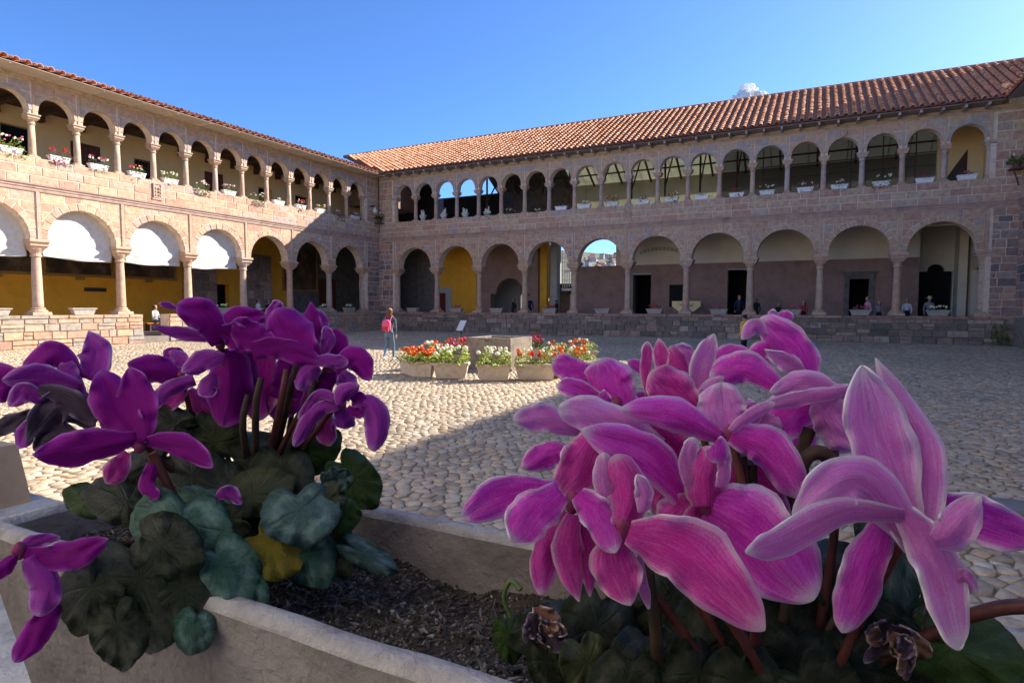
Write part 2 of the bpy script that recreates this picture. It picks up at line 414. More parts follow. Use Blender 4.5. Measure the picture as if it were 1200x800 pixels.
def col_meshes():
    d = {}
    s = MB(); s.lathe((0, 0, 0), [(.20, .30), (.205, .40), (.195, .9), (.185, 1.6), (.165, 2.38), (.165, 2.44)], 16); d['shaft'] = mesh('shaft', s.V, s.F, 'column_stone', True)
    s = MB(); s.frus((0, 0), (.36, .36), (.345, .345), 0, .13); s.lathe((0, 0, 0), [(.33, .13), (.345, .16), (.33, .2), (.26, .225), (.25, .25), (.27, .27), (.26, .3), (.21, .315)], 16); d['base'] = mesh('base', s.V, s.F, 'column_stone')
    s = MB(); s.lathe((0, 0, 0), [(.165, 2.44), (.21, 2.46), (.215, 2.50), (.19, 2.53), (.19, 2.62), (.24, 2.70), (.29, 2.80), (.27, 2.82)], 16)
    s.frus((0, 0), (.27, .27), (.34, .32), 2.80, 2.90); s.frus((0, 0), (.36, .34), (.36, .34), 2.90, 2.96); s.frus((0, 0), (.33, .32), (.40, .36), 2.96, 3.06); s.frus((0, 0), (.42, .38), (.42, .38), 3.06, 3.17)
    for a in range(4):                                       # corner volutes
        c, q = math.cos(math.pi/4+a*math.pi/2), math.sin(math.pi/4+a*math.pi/2)
        s.lathe((.27*c, .27*q, 2.72), [(.03, 0), (.065, .03), (.07, .08), (.05, .12)], 6)
    d['capital'] = mesh('capital', s.V, s.F, 'column_stone')
    h = ZU-ZS
    s = MB(); s.lathe((0, 0, 0), [(.135, .14), (.14, .2), (.132, .7), (.118, h-.42)], 12); d['ushaft'] = mesh('shaft', s.V, s.F, 'column_stone', True)
    s = MB(); s.frus((0, 0), (.21, .21), (.2, .2), 0, .06); s.lathe((0, 0, 0), [(.19, .06), (.2, .085), (.16, .11), (.165, .13), (.14, .15)], 12); d['ubase'] = mesh('base', s.V, s.F, 'column_stone')
    s = MB(); s.lathe((0, 0, 0), [(.118, h-.42), (.155, h-.40), (.15, h-.37), (.13, h-.35), (.13, h-.31), (.17, h-.24), (.19, h-.22)], 12)
    s.frus((0, 0), (.17, .17), (.22, .2), h-.24, h-.16); s.frus((0, 0), (.235, .22), (.235, .22), h-.16, h-.11); s.frus((0, 0), (.21, .2), (.26, .24), h-.11, h-.05); s.frus((0, 0), (.27, .25), (.27, .25), h-.05, h)
    d['ucapital'] = mesh('capital', s.V, s.F, 'column_stone')
    return d
CM = col_meshes()
def column(M, u, v, z, parent, up=False):
    p = 'u' if up else ''; loc = Vector(M(u, v, z))
    o = obj('column', CM[p+'shaft'], parent, True); o.location = loc
    for k in ('base', 'capital'): obj(k, CM[p+k], o)
    return o
def cornice(M, u0, u1, parent, prof, name='cornice', mat='moulding'):
    n = len(prof); V = [M(u, v, z) for u in (u0, u1) for v, z in prof]
    return obj(name, mesh(name, V, [(i, i+1, n+i+1, n+i) for i in range(n-1)]+[tuple(range(n)), tuple(range(n, 2*n))], mat), parent, True)

def wing(M, root, o0, bay, nb, uend, base_mat, full=True, gap=None, ustart=0.0, pieces=True):
    lo = [o0+bay*i for i in range(nb+1)]; up = [o0+bay/2*i for i in range(2*nb+1)]
    rl, ru = bay/2-.32, bay/4-.165
    aw = arcade(M, lo, ZC, .02, rl, ZK-.2, .62, ustart, uend, ZL-.1, root, 'arcade_wall')
    uw = arcade(M, up, ZU, .14, ru, ZT+.15, .45, ustart, uend, ZS-.1, root, 'gallery_wall')
    pw = MB(M); pw.box((ustart, -.62, ZK-.22), (uend, -.001, ZS-.02)); pw = pw.build('parapet_wall', 'mortar', root, world=True)
    cornice(M, ustart, uend, root, [(-.1, ZK-.30), (.05, ZK-.30), (.07, ZK-.24), (.07, ZK-.18), (.11, ZK-.15), (.11, ZK-.08), (.16, ZK-.05), (.17, ZK), (-.1, ZK+.012)])
    cornice(M, ustart, uend, root, [(-.1, ZT-.16), (.04, ZT-.16), (.05, ZT-.08), (.09, ZT-.05), (.10, ZT+.03), (-.1, ZT+.04)], mat='upper_stone')
    # base wall under the arches
    segs = [(ustart, uend)] if not gap else [(ustart, gap[0]), (gap[1], uend)]
    for a, b_ in segs:
        bw = MB(M); bw.box((a, -.66, -.05), (b_, .02, ZL-.02)); bw = bw.build('base_wall', 'mortar_dark' if base_mat == 'ashlar_base' else 'mortar', root, world=True)
        if pieces:
            hs = [0, .36, .70, 1.02, 1.24]
            for i in range(4): course(M, a, b_, hs[i], hs[i+1], 0, .07+.012*(3-i), .34, .95, base_mat, bw, jit=.014, rough=.35)
            course(M, a, b_, 1.24, ZL, -.6, .11, .7, 1.5, 'cap_stone' if base_mat == 'ashlar_base' else base_mat, bw, 'cap_stone', jit=.008)
    for u in lo:
        if gap and gap[0]-.3 < u < gap[1]+.3: continue
        column(M, u, -.3, ZL, root)
    for u in up: column(M, u, -.22, ZS, root, True)
    for u in lo+up: pass
    for u in lo:
        s = MB(M); s.box((u-.055, -.02, ZC), (u+.055, .055, ZK-.30)); s.box((u-.10, -.02, ZC), (u-.062, .03, ZK-.30)); s.build('pilaster_strip', 'column_stone', root, world=True)
    for u in up:
        s = MB(M); s.box((u-.04, -.02, ZU), (u+.04, .04, ZT-.16)); s.box((u-.075, -.02, ZU), (u-.045, .022, ZT-.16)); s.build('pilaster_strip', 'column_stone', root, world=True)
    if pieces:
        voussoirs(M, lo, ZC, .02, rl, .29, 13, .020, 'ashlar', aw)
        spandrel(M, lo, ZC, .02, rl+.30, ZK-.31, .105, .36, .012, 'ashlar', aw, .75)
        for i in range(3): course(M, ustart, uend, ZK+.012+i*.365, ZK+.012+(i+1)*.365, -.05, .018, .55, 1.15, 'ashlar', pw)
        # archivolts and spandrel stones of the gallery
        for i in range(len(up)-1):
            m_ = (up[i]+up[i+1])/2; N = 16; zc = ZU+.14
            P = [(m_-rr*math.cos(math.pi*k/N), zc+rr*math.sin(math.pi*k/N)) for rr, ks in ((ru-.003, range(N+1)), (ru+.125, range(N, -1, -1))) for k in ks]
            V = [M(u, v, z) for v in (-.03, .028) for u, z in P]; n = len(P); h = n//2
            F = [(i2, (i2+1) % n, n+(i2+1) % n, n+i2) for i2 in range(n)]+[(n+k, n+k+1, n+n-2-k, n+n-1-k) for k in range(h-1)]
            obj('archivolt', mesh('archivolt', V, F, 'upper_stone'), uw, True)
        spandrel(M, up, ZU, .14, ru+.13, ZT-.17, .08, .42, .010, 'upper_stone', uw, .9)
        # quoins of the corner piers
        ends = [(ustart, o0-.2)]+([(lo[-1]+.2, uend)] if uend > lo[-1]+.4 else [])
        for a, b_ in ends:
            if b_-a < .3: continue
            z = ZL
            while z < ZK-.35:
                h = rnd.uniform(.28, .46); z1 = min(z+h, ZK-.31)
                course(M, a, b_, z, z1, -.05, .022, .3, .75, 'ashlar_corner', aw, jit=.012, rough=.15); z = z1
            z = ZS
            while z < ZT-.25:
                z1 = min(z+rnd.uniform(.36, .5), ZT-.17); course(M, a, b_, z, z1, -.05, .02, .4, .95, 'ashlar', uw, jit=.008); z = z1
    return lo, up
GAP = (16.55, 17.89)
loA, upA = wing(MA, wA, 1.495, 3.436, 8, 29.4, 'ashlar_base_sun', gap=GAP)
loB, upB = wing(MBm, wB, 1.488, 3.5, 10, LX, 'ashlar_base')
YD = -35.2; XD = 27.22                                        # the near wing's ledge: the camera stands in one of its arches
MD = lambda u, v, z: (u, YD+v, z)
wD = empty('ledge_wall', (XD, YD, 0), label='near stone ledge and added bounce wall, with a column base beside the cyclamen trough', cat='wall')
s = MB(MD); s.box((18, -.66, 0), (LX, .02, ZL-.02)); s.build('wall_core', 'mortar', wD, world=True)
for uu in np.arange(18, LX-.1, 1.31): piece(MD, rect(float(uu), float(uu)+1.31, 1.0, ZL, .004), -.68, .1, 'cap_stone', wD, 'cap_stone', jit=.002)
s = MB(MD); s.box((18, -.675, ZL-.008), (LX, .09, ZL+.002)); s.build('plaster_bed', 'ledge_plaster', wD, world=True)
for k in range(4):
    for j in range(12): piece(MD, rect(18+j*1.6, 19.6+j*1.6, .02+k*.24, .25+k*.24), 0, .07, 'ashlar_base_sun', wD)
s = MB(MD); s.box((18, -4.1, -.05), (LX, -.66, .45)); s.build('floor', 'floor_stone', wD, world=True)
for k in (-1, 0, 1): column(MD, XD+3.5*k, -.3, ZL, wD)
s = MB(); s.box((6, -39.6, 0), (LX+3, -39.3, 10.6)); s.build('rear_wall', 'bounce_plaster', wD, world=True)  # added out of view: sunlit plaster that bounces fill light into the court
for x in (12, 18, 24, 32):
    for z0, z1 in ((.45, 2.8), (7.2, 9.4)): s = MB(); s.box((x, -39.33, z0), (x+1.3, -39.24, z1)); s.build('shutter_door', 'door_wood', wD, world=True)  # doors dressing the added bounce wall
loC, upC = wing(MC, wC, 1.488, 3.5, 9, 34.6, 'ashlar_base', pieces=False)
for z0, z1, mt in ((ZL, ZK-.3, 'ashlar_corner'), (ZK+.01, ZT-.17, 'ashlar')):
    z = z0
    while z < z1-.1:
        e = min(z+rnd.uniform(.34, .46), z1); course(MC, .03, 1.3, z, e, -.05, .022, .4, .8, mt, [c for c in wC.children if c.name.startswith('arcade_wall')][0]); z = e

# ------------------------------------------------------------------ roofs
OV = .92; ZE = 11.36; SL = .555                             # eave overhang, eave height, slope
def tile_mesh(name='roof_tile', L=.44, r0=.125, r1=.10, n=6):
    V = []; F = []
    for x, r_, dz in ((0, r0, .03), (L, r1, 0)):
        V += [(r_*math.cos(math.pi*k/n), x, dz+r_*math.sin(math.pi*k/n)) for k in range(n+1)]
        V += [((r_-.02)*math.cos(math.pi*k/n), x, dz+(r_-.02)*math.sin(math.pi*k/n)) for k in range(n+1)]
    q = 2*(n+1)
    for k in range(n):
        F += [(k, k+1, q+k+1, q+k), (n+1+k, n+2+k, q+n+2+k, q+n+1+k), (k, k+1, n+2+k, n+1+k)]
    return V, F
TV, TF = tile_mesh()
TM = mesh('roof_tile', TV, TF, 'clay', True)
def roof(M, root, depth, lo_lim, hi_lim, singles, step=.40, sheet_mat='clay_pan', tiles=True, SL=SL, OV=OV, ZE=ZE):
    """tiles laid up the slope from the eave; the nearest are single tiles, the others one mesh"""
    ca = 1/math.hypot(1, SL); rows = int(depth/ca/.36)
    V = []; F = []; us = np.arange(lo_lim(depth)-.2, hi_lim(depth)+.4, .1)
    def zat(d): return ZE+SL*d
    # pan layer: a rippled sheet, clipped at the valleys
    nd = 14
    for k in range(nd+1):
        d = depth*k/nd
        for u in us:
            uu = min(max(u, lo_lim(d)), hi_lim(d)); V.append(M(uu, OV-d, zat(d)+.03-.035*math.cos(2*math.pi*(u/step))))
    n = len(us); F = [(k*n+i, k*n+i+1, (k+1)*n+i+1, (k+1)*n+i) for k in range(nd) for i in range(n-1)]
    V2 = [(M(lo_lim(0), OV, ZE-.06)), M(hi_lim(0), OV, ZE-.06), M(hi_lim(depth), OV-depth, zat(depth)-.06), M(lo_lim(depth), OV-depth, zat(depth)-.06)]
    m0 = len(V); V += V2; F.append((m0, m0+1, m0+2, m0+3))
    rf = obj('roof', mesh('roof', V, F, sheet_mat, True), root, True)
    if not tiles: return rf
    L = []
    p0 = Vector(M(0, 0, 0)); eu = Vector(M(1, 0, 0))-p0; ed = (Vector(M(0, -1, SL))-p0).normalized(); en = eu.cross(ed)
    if en.z < 0: en = -en
    for r_ in range(rows):
        d = r_*.36*ca
        k0 = math.ceil((lo_lim(d)+.1)/step); k1 = math.floor((hi_lim(d)-.1)/step)
        for k in range(k0, k1+1):
            u = k*step; pos = Vector(M(u+rnd.uniform(-.012, .012), OV-d+.03, zat(d)+.045))+en*rnd.uniform(-.008, .01)
            a = rnd.uniform(-.03, .03)
            e1 = (eu*math.cos(a)+ed*math.sin(a)); e2 = (ed*math.cos(a)-eu*math.sin(a))
            q = to_px(pos); key = q[2] if q[2] > 0 else 1e9
            if not (-40 < q[0] < 1240): key += 1000
            L.append((key, pos, e1, e2, en))
    L.sort(key=lambda t: t[0])
    for _, pos, e1, e2, e3 in L[:singles]:
        o = obj('roof_tile', TM, rf)
        o.matrix_basis = Matrix(((e1.x, e2.x, e3.x, pos.x), (e1.y, e2.y, e3.y, pos.y), (e1.z, e2.z, e3.z, pos.z), (0, 0, 0, 1)))
    rest = L[singles:]
    if rest:
        T = np.array(TV); VV = []; FF = []; AA = []
        for i, (_, pos, e1, e2, e3) in enumerate(rest):
            B = np.array([e1, e2, e3]); VV.append(T@B+np.array(pos)); nn = i*len(TV); FF += [tuple(x+nn for x in f) for f in TF]; AA += [rnd.random()]*len(TF)
        me = bpy.data.meshes.new('roof_tiling'); me.from_pydata(np.concatenate(VV).tolist(), [], FF); me.materials.append(MATS['clay_attr'])
        me.polygons.foreach_set('use_smooth', [True]*len(FF)); a_ = me.attributes.new('rnd', 'FLOAT', 'FACE'); a_.data.foreach_set('value', AA)
        o = obj('roof_tiling', me, rf); o['kind'] = 'stuff'
    return rf
DB = 6.45; OVA, ZEA = 1.22, 11.26
rB = roof(MBm, wB, DB, lambda d: OV-1.42*d, lambda d: LX-OV+d, 300)
rA = roof(MA, wA, 4.6, lambda d: OVA-d, lambda d: 29.4, 110, SL=.24, OV=OVA, ZE=ZEA)
rC = roof(MC, wC, 5.2, lambda d: OV-d, lambda d: 34.6, 20)
# ridge caps of the big roof
zr = ZE+SL*DB; s = MB(); s.tube([(OV-1.42*DB, DB-OV, zr+.02), (LX-OV+DB, DB-OV, zr+.02)], .16, 8); s.build('ridge_cap', 'clay_pan', rB)
bx_ = MB(); bx_.box((-6, .3, 9.5), (-.3, 5.2, 12.0)); bx_.build('corner_infill', 'brown_wall', wB)
# soffits and rafters
def soffit(M, root, a, b_, mat, OV=OV, ZE=ZE, zi=ZE-.05):
    V = [M(u, v, z) for u in (a, b_) for v, z in ((OV-.03, ZE-.07), (0.0, zi), (0, ZE+.02+.05), (OV-.02, ZE-.035))]
    obj('soffit', mesh('soffit', V, [(0, 1, 5, 4), (1, 2, 6, 5), (2, 3, 7, 6), (3, 0, 4, 7)], mat), root, True)
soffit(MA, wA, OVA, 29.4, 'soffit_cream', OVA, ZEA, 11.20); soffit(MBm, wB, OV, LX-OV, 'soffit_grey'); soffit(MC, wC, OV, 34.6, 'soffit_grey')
u = 1.2
while u < LX-1:
    s = MB(MBm); s.box((u-.05, .02, ZE-.21), (u+.05, OV-.05, ZE-.072)); s.build('rafter', 'rafter_wood', wB, world=True); u += .875
u = 1.0
while u < 29:
    s = MB(MA); s.add([(u+a, v, z) for a in (-.03, .03) for v, z in ((.1, 11.16), (OVA-.04, ZEA-.11), (OVA-.04, ZEA-.06), (.1, 11.22))], [(0, 1, 2, 3), (4, 5, 6, 7), (0, 1, 5, 4), (1, 2, 6, 5), (2, 3, 7, 6), (3, 0, 4, 7)]); s.build('soffit_batten', 'soffit_cream', wA, world=True); u += 1.72
# ------------------------------------------------------------------ inside the arcades
def bx(M, name, a, b_, mat, parent): s = MB(M); s.box(a, b_); return s.build(name, mat, parent, world=True)
def holed(M, name, u0, u1, z0, z1, v, th, holes, mat, parent):
    """a wall with rectangular openings (u0,u1,z0,z1), cut as strips so the openings are real"""
    s = MB(M); us = sorted({u0, u1}|{h[0] for h in holes}|{h[1] for h in holes})
    for a, b_ in zip(us, us[1:]):
        hs = sorted([h for h in holes if h[0] <= a+1e-6 and h[1] >= b_-1e-6], key=lambda h: h[2]); z = z0
        for h in hs:
            if h[2] > z+1e-4: s.box((a, v-th, z), (b_, v, h[2]))
            z = h[3]
        if z < z1-1e-4: s.box((a, v-th, z), (b_, v, z1))
    return s.build(name, mat, parent, world=True)
FB, FA = .70, .45
CE = ZK-.22
# --- wing B, ground floor
bx(MBm, 'arcade_floor', (0, -12, -.05), (LX, -.66, FB), 'floor_stone', wB)
for a, b_, v in ((-5, 9.6, -12), (9.6, 17.6, -4.42), (17.6, LX+5, -12)): bx(MBm, 'gallery_floor', (a, v, CE), (b_, -.621, ZS-.5), 'pale_plaster', wB)
for a, b_ in ((-5, 9.6), (17.6, LX+5)): bx(MBm, 'rear_wall', (a, -11.9, FB), (b_, -11.6, CE-.01), 'grey_stone_in', wB)
for x in (9.6, 17.5): bx(MBm, 'cross_wall', (x-.2, -11.6, FB), (x, -4.6, CE-.01), 'grey_stone_in', wB)
uL = lambda px, v=4.0: onpl(px, 340, 1, v).x
DOOR1 = (18.3, 19.52, FB, 3.95); DOOR2 = (24.35, 25.75, FB, 4.12); DOOR3 = (31.05, 32.05, FB, 3.45)
holed(MBm, 'brown_dado_wall', 14.2, 34.4, FB, 4.6, -4, .5, [DOOR1, DOOR2, DOOR3], 'brown_wall', wB)
bx(MBm, 'upper_wall', (17.08, -4.4, 4.6), (34.4, -4.03, CE), 'pale_plaster', wB)
bx(MBm, 'upper_wall', (13.6, -4.4, 4.6), (14.42, -4.03, CE), 'grey_plaster', wB)
# plaster arch trace on the upper wall
s = MB(MBm); c0 = (20.3, 4.4)
for k in range(14):
    a0, a1 = 1.95-.07*k, 1.95-.07*k-.055; P = [(c0[0]-.2+3.6*math.cos(a), c0[1]-2.3+3.6*math.sin(a)*.95) for a in (a0, a1)]+[(c0[0]-.2+3.85*math.cos(a), c0[1]-2.3+3.85*math.sin(a)*.95) for a in (a1, a0)]
    if min(p[1] for p in P) < 4.62: continue
    s.add([(u, -4.031, z) for u, z in P]+[(u, -4.01, z) for u, z in P], [(4, 5, 6, 7), (0, 1, 5, 4), (1, 2, 6, 5), (2, 3, 7, 6), (3, 0, 4, 7)])
s.build('arch_trace', 'grey_plaster', wB, world=True)
for (a, b_, z0, z1) in (DOOR1, DOOR2, DOOR3):
    bx(MBm, 'room_shade_panel', (a-.6, -7.5, z0), (b_+.6, -7.3, z1+.5), 'black_void', wB)  # black panel puts the unlit room's shade into colour
    d = bx(MBm, 'doorway', (a-.003, -4.55, z1), (b_+.003, -3.97, z1+.09), 'grey_plaster', wB)
s = MB(MBm)
for a, b_ in ((DOOR3[0]-.26, DOOR3[0]-.01), (DOOR3[1]+.01, DOOR3[1]+.26)): s.box((a, -4.1, FB), (b_, -3.94, DOOR3[3]+.01))
s.box((DOOR3[0]-.3, -4.1, DOOR3[3]+.012), (DOOR3[1]+.3, -3.92, DOOR3[3]+.3)); s.box((DOOR3[0]-.42, -4.1, DOOR3[3]+.3), (DOOR3[1]+.42, -3.9, DOOR3[3]+.42)); s.build('door_frame', 'grey_stone_in', wB, world=True)
# niche behind the display board, its shade drawn as a near-black slab
s = MB(MBm); s.box((20.75, -3.99, 1.8), (22.0, -3.93, 3.25)); s.build('niche_shade_slab', 'black_void', wB, world=True)
bx(MBm, 'niche_lintel', (20.65, -4.0, 3.25), (22.1, -3.86, 3.42), 'brown_wall', wB)
# western bays
bx(MBm, 'stone_back_wall', (-3.0, -4.5, FB), (2.4, -4, CE), 'grey_stone_in', wB)
holed(MBm, 'ochre_wall', 2.4, 6.1, FB, CE, -4, .5, [(2.55, 3.35, FB, 2.85)], 'ochre', wB)
dr = MB(MBm); dr.box((2.55, -4.3, FB), (3.35, -4.2, 2.85)); dr = dr.build('door', 'red_door', wB, world=True)
for a in (2.62, 2.99):
    for z in (.85, 1.75): bx(MBm, 'door_panel', (a, -4.2, z), (a+.29, -4.17, z+.75), 'red_door', dr)
s = MB(MBm); s.box((2.41, -4.1, FB), (2.549, -3.95, 2.86)); s.box((3.351, -4.1, FB), (3.9, -3.95, 2.86)); s.box((2.41, -4.1, 2.861), (3.9, -3.95, 3.3)); s.build('door_frame', 'grey_plaster', wB, world=True)
# bay three: a stone wall with an arched opening onto a pale room
lo3 = [7.35, 10.6]; arcade(MBm, lo3, 2.75, 0, 1.15, CE, .5, 6.1, 10.9, FB, wB, 'inner_arch_wall', 'brown_wall').location = (0, 4.0, 0)
bx(MBm, 'pale_room_wall', (5, -8.2, FB), (11.4, -8, CE), 'grey_plaster', wB)
s = MB(MBm); s.box((8.1, -7.99, 1.0), (8.7, -7.9, 2.6)); s.box((8.15, -7.9, 2.0), (8.6, -7.86, 2.5)); s.build('notice_panel', 'grey_stone_in', wB, world=True)
# bay four: yellow pier, grey pier, stairs going up
bx(MBm, 'stone_pier', (10.9, -4.6, FB), (11.45, -3.6, CE), 'brown_wall', wB)
bx(MBm, 'yellow_pier', (11.46, -4.4, FB), (12.0, -3.9, CE), 'ochre', wB)
bx(MBm, 'grey_pier', (12.25, -4.6, FB), (12.75, -4.0, CE), 'grey_plaster', wB)
for k in range(7): bx(MBm, 'stair_step', (12.1+.0, -5.2-.32*k, FB), (14.1, -4.88-.32*k, FB+.26*(k+1)), 'grey_stone_in', wB)
for k in range(7): bx(MBm, 'stair_baluster', (12.85+.17*k, -4.85, 3.1+.05*k), (12.89+.17*k, -4.81, 5.9), 'metal_white', wB)
bx(MBm, 'stair_rail', (12.8, -4.9, 2.95), (13.95, -4.8, 3.12), 'metal_white', wB)
bx(MBm, 'sign_board', (13.5, -4.75, 1.6), (13.75, -4.7, 2.7), 'soffit_cream', wB)
bx(MBm, 'stair_back_wall', (11.2, -8.2, FB), (14.1, -8, 3.6), 'grey_stone_in', wB)
# east end: end wall, passage with arched openings
bx(MBm, 'passage_shade_panel', (34.4, -6.9, FB), (36.34, -6.7, 5.2), 'black_void', wB)  # passage darkness painted as a black panel
bx(MBm, 'upper_wall', (34.4, -9.2, 4.4), (38.5, -9, CE), 'pale_plaster', wB)
arcade(MBm, [34.7, 36.3], 3.9, 0, .42, 6.5, .3, 34.4, 36.5, FB, wB, 'passage_arch_wall', 'pale_plaster').location = (0, 6.2, 0)
bx(MBm, 'passage_pier', (36.35, -6.3, FB), (36.75, -5.0, CE), 'pale_plaster', wB)
s = arcade(lambda u, v, z: (37.3+v, u, z), [1.0, 4.6], 3.9, .1, .62, CE, .4, .62, 6.2, FB, wB, 'end_wall', 'pale_plaster')
bx(lambda u, v, z: (37.3+v, u, z), 'recess_shade_panel', (.62, .35, FB), (6.2, .45, CE), 'black_void', wB)  # black sheet painted in for the shade inside the arch
# --- wing B, gallery: an open hall under the rear roof slope
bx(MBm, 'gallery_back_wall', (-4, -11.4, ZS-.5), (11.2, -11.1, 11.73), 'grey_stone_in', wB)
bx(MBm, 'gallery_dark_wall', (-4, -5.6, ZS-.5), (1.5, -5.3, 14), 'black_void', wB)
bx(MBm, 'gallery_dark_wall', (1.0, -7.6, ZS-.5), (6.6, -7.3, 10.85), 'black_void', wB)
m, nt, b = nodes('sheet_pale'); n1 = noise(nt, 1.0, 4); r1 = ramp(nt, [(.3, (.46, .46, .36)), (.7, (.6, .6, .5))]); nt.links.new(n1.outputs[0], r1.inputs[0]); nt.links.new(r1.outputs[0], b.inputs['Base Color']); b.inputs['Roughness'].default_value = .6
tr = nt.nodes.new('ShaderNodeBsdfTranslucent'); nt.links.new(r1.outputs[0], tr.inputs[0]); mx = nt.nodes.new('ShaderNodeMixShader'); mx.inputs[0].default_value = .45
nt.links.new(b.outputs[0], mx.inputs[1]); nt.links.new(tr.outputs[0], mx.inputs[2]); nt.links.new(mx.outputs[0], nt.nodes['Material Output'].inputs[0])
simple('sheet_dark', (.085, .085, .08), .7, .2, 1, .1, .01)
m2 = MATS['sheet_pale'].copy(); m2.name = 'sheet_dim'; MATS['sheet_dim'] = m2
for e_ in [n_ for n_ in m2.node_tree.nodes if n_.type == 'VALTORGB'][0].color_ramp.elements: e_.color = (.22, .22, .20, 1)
def back_slope(a, b_, mat):
    y0, z0 = DB-OV, zr-.1; y1 = 12.2; z1 = z0-SL*(y1-y0); n = max(1, round((b_-a)/1.15)); w_ = (b_-a)/n
    for k in range(n):
        s = MB(); p = a+k*w_-.03; q = a+(k+1)*w_+.03; z0 = zr-.1-.03*(k % 2); z1 = z0-SL*(y1-y0); s.add([(p, y0, z0), (q, y0, z0), (q, y1, z1), (p, y1, z1)]+[(p, y0, z0+.02), (q, y0, z0+.02), (q, y1, z1+.02), (p, y1, z1+.02)], [(0, 1, 2, 3), (4, 5, 6, 7), (0, 1, 5, 4), (1, 2, 6, 5), (2, 3, 7, 6), (3, 0, 4, 7)])
        s.build('roof_sheet', mat, wB)
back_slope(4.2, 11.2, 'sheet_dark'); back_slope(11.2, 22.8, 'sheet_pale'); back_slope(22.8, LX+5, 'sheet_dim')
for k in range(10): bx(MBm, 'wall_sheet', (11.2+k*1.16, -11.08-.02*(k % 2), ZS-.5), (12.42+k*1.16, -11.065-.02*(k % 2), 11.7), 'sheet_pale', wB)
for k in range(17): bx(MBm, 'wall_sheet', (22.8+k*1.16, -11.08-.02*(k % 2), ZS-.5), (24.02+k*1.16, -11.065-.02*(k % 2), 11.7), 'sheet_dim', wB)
def beam(p, q, r_, parent, name='roof_beam', mat='dark_wood'): s = MB(); s.tube([p, q], r_, 4); return s.build(name, mat, parent)
y0, z0 = DB-OV, zr-.2
for yy in (7.2, 8.6, 10.0, 11.4): beam((4.4, yy, z0-SL*(yy-y0)-.05), (LX+3, yy, z0-SL*(yy-y0)-.05), .07, wB, 'purlin')
for k, x in enumerate(np.arange(6.2, LX, 2.3)):
    x = float(x); zb = 10.9
    beam((x, y0, z0-.1), (x, 11.9, z0-SL*(11.9-y0)-.1), .09, wB, 'rafter_beam'); beam((x, y0, z0-.1), (x, -.0+.3, zb+.35), .08, wB, 'rafter_beam')
    if x < 25: beam((x, y0, zb-1.6), (x, y0, z0), .08, wB, 'king_post'); beam((x, y0, zb-1.0), (x, 8.4, z0-SL*(8.4-y0)-.1), .06, wB, 'strut')
for x in np.arange(25.9, LX, 1.75): beam((float(x), 9.0, ZS-.4), (float(x), 9.0, 12.6), .05, wB, 'glazing_post', 'grey_stone_in')
for z in (8.2, 10.5, 11.3): bx(MBm, 'glazing_rail', (25.7, -9.04, z), (LX, -8.96, z+.07), 'grey_stone_in', wB)
bx(MBm, 'glazing_rail', (25.7, -9.05, 9.3), (LX, -8.95, 9.42), 'metal_dark', wB)
# last bay of the gallery: yellow end wall with a stair rail
bx(lambda u, v, z: (36.9+v, u, z), 'gallery_end_wall', (.46, 0, ZS-.5), (8, .3, 12.4), 'cream_wall', wB)
bx(MBm, 'gallery_partition', (34.9, -3.6, ZS-.5), (36.9, -3.3, 12.2), 'cream_wall', wB)
s = MB(); s.add([(34.9, 3.25, 8.0), (36.2, 3.25, 10.1), (36.2, 3.25, 8.0), (34.9, 3.29, 8.0), (36.2, 3.29, 10.1), (36.2, 3.29, 8.0)], [(0, 1, 2), (3, 4, 5), (0, 1, 4, 3), (1, 2, 5, 4), (2, 0, 3, 5)]); s.build('stair_flank', 'dark_wood', wB)
# --- wing A, ground floor
MA2 = lambda u, v, z: MA(u, v-1.2, z)                     # the back wall stands a little deeper than the gallery's
bx(MA, 'arcade_floor', (-4, -6.4, -.05), (29.4, -.66, FA), 'floor_stone', wA)
bx(MA, 'floor_edge_step', (GAP[0]+.01, -.66, 0), (GAP[1]-.01, .05, .30), 'floor_stone', wA)
bx(MA, 'gallery_floor', (-4, -6.4, CE), (29.4, -.621, ZS-.7), 'dark_wood', wA)
holed(MA2, 'ochre_wall', 4.0, 29.4, FA, CE, -4, .4, [(8.9, 9.9, FA, 3.2)], 'ochre', wA)
bx(MA2, 'room_shade_panel', (4.2, -5.0, FA), (14.0, -4.8, 3.9), 'black_void', wA)  # black panel in place of the shade behind the doorway
bx(MA2, 'stone_back_wall', (-4, -4.4, FA), (4.0, -4, CE), 'grey_stone_in', wA)
bx(MA2, 'door', (-.9, -4, FA), (.9, -3.93, 3.9), 'door_wood', wA)
# a pier of big grey ashlars, stone by stone
pr = bx(MA2, 'stone_pier', (9.95, -3.97, FA), (12.2, -3.80, 3.95), 'mortar_dark', wA)
z = FA
while z < 3.9: course(MA2, 9.96, 12.19, z, z+.56, -3.82, -3.775, .5, 1.1, 'ashlar_base', pr); z += .57
pr = bx(MA2, 'stone_pier', (5.6, -3.97, FA), (7.6, -3.80, 4.9), 'mortar_dark', wA)
z = FA
while z < 4.8: course(MA2, 5.61, 7.59, z, z+.6, -3.82, -3.775, .5, 1.1, 'ashlar_base', pr); z += .61
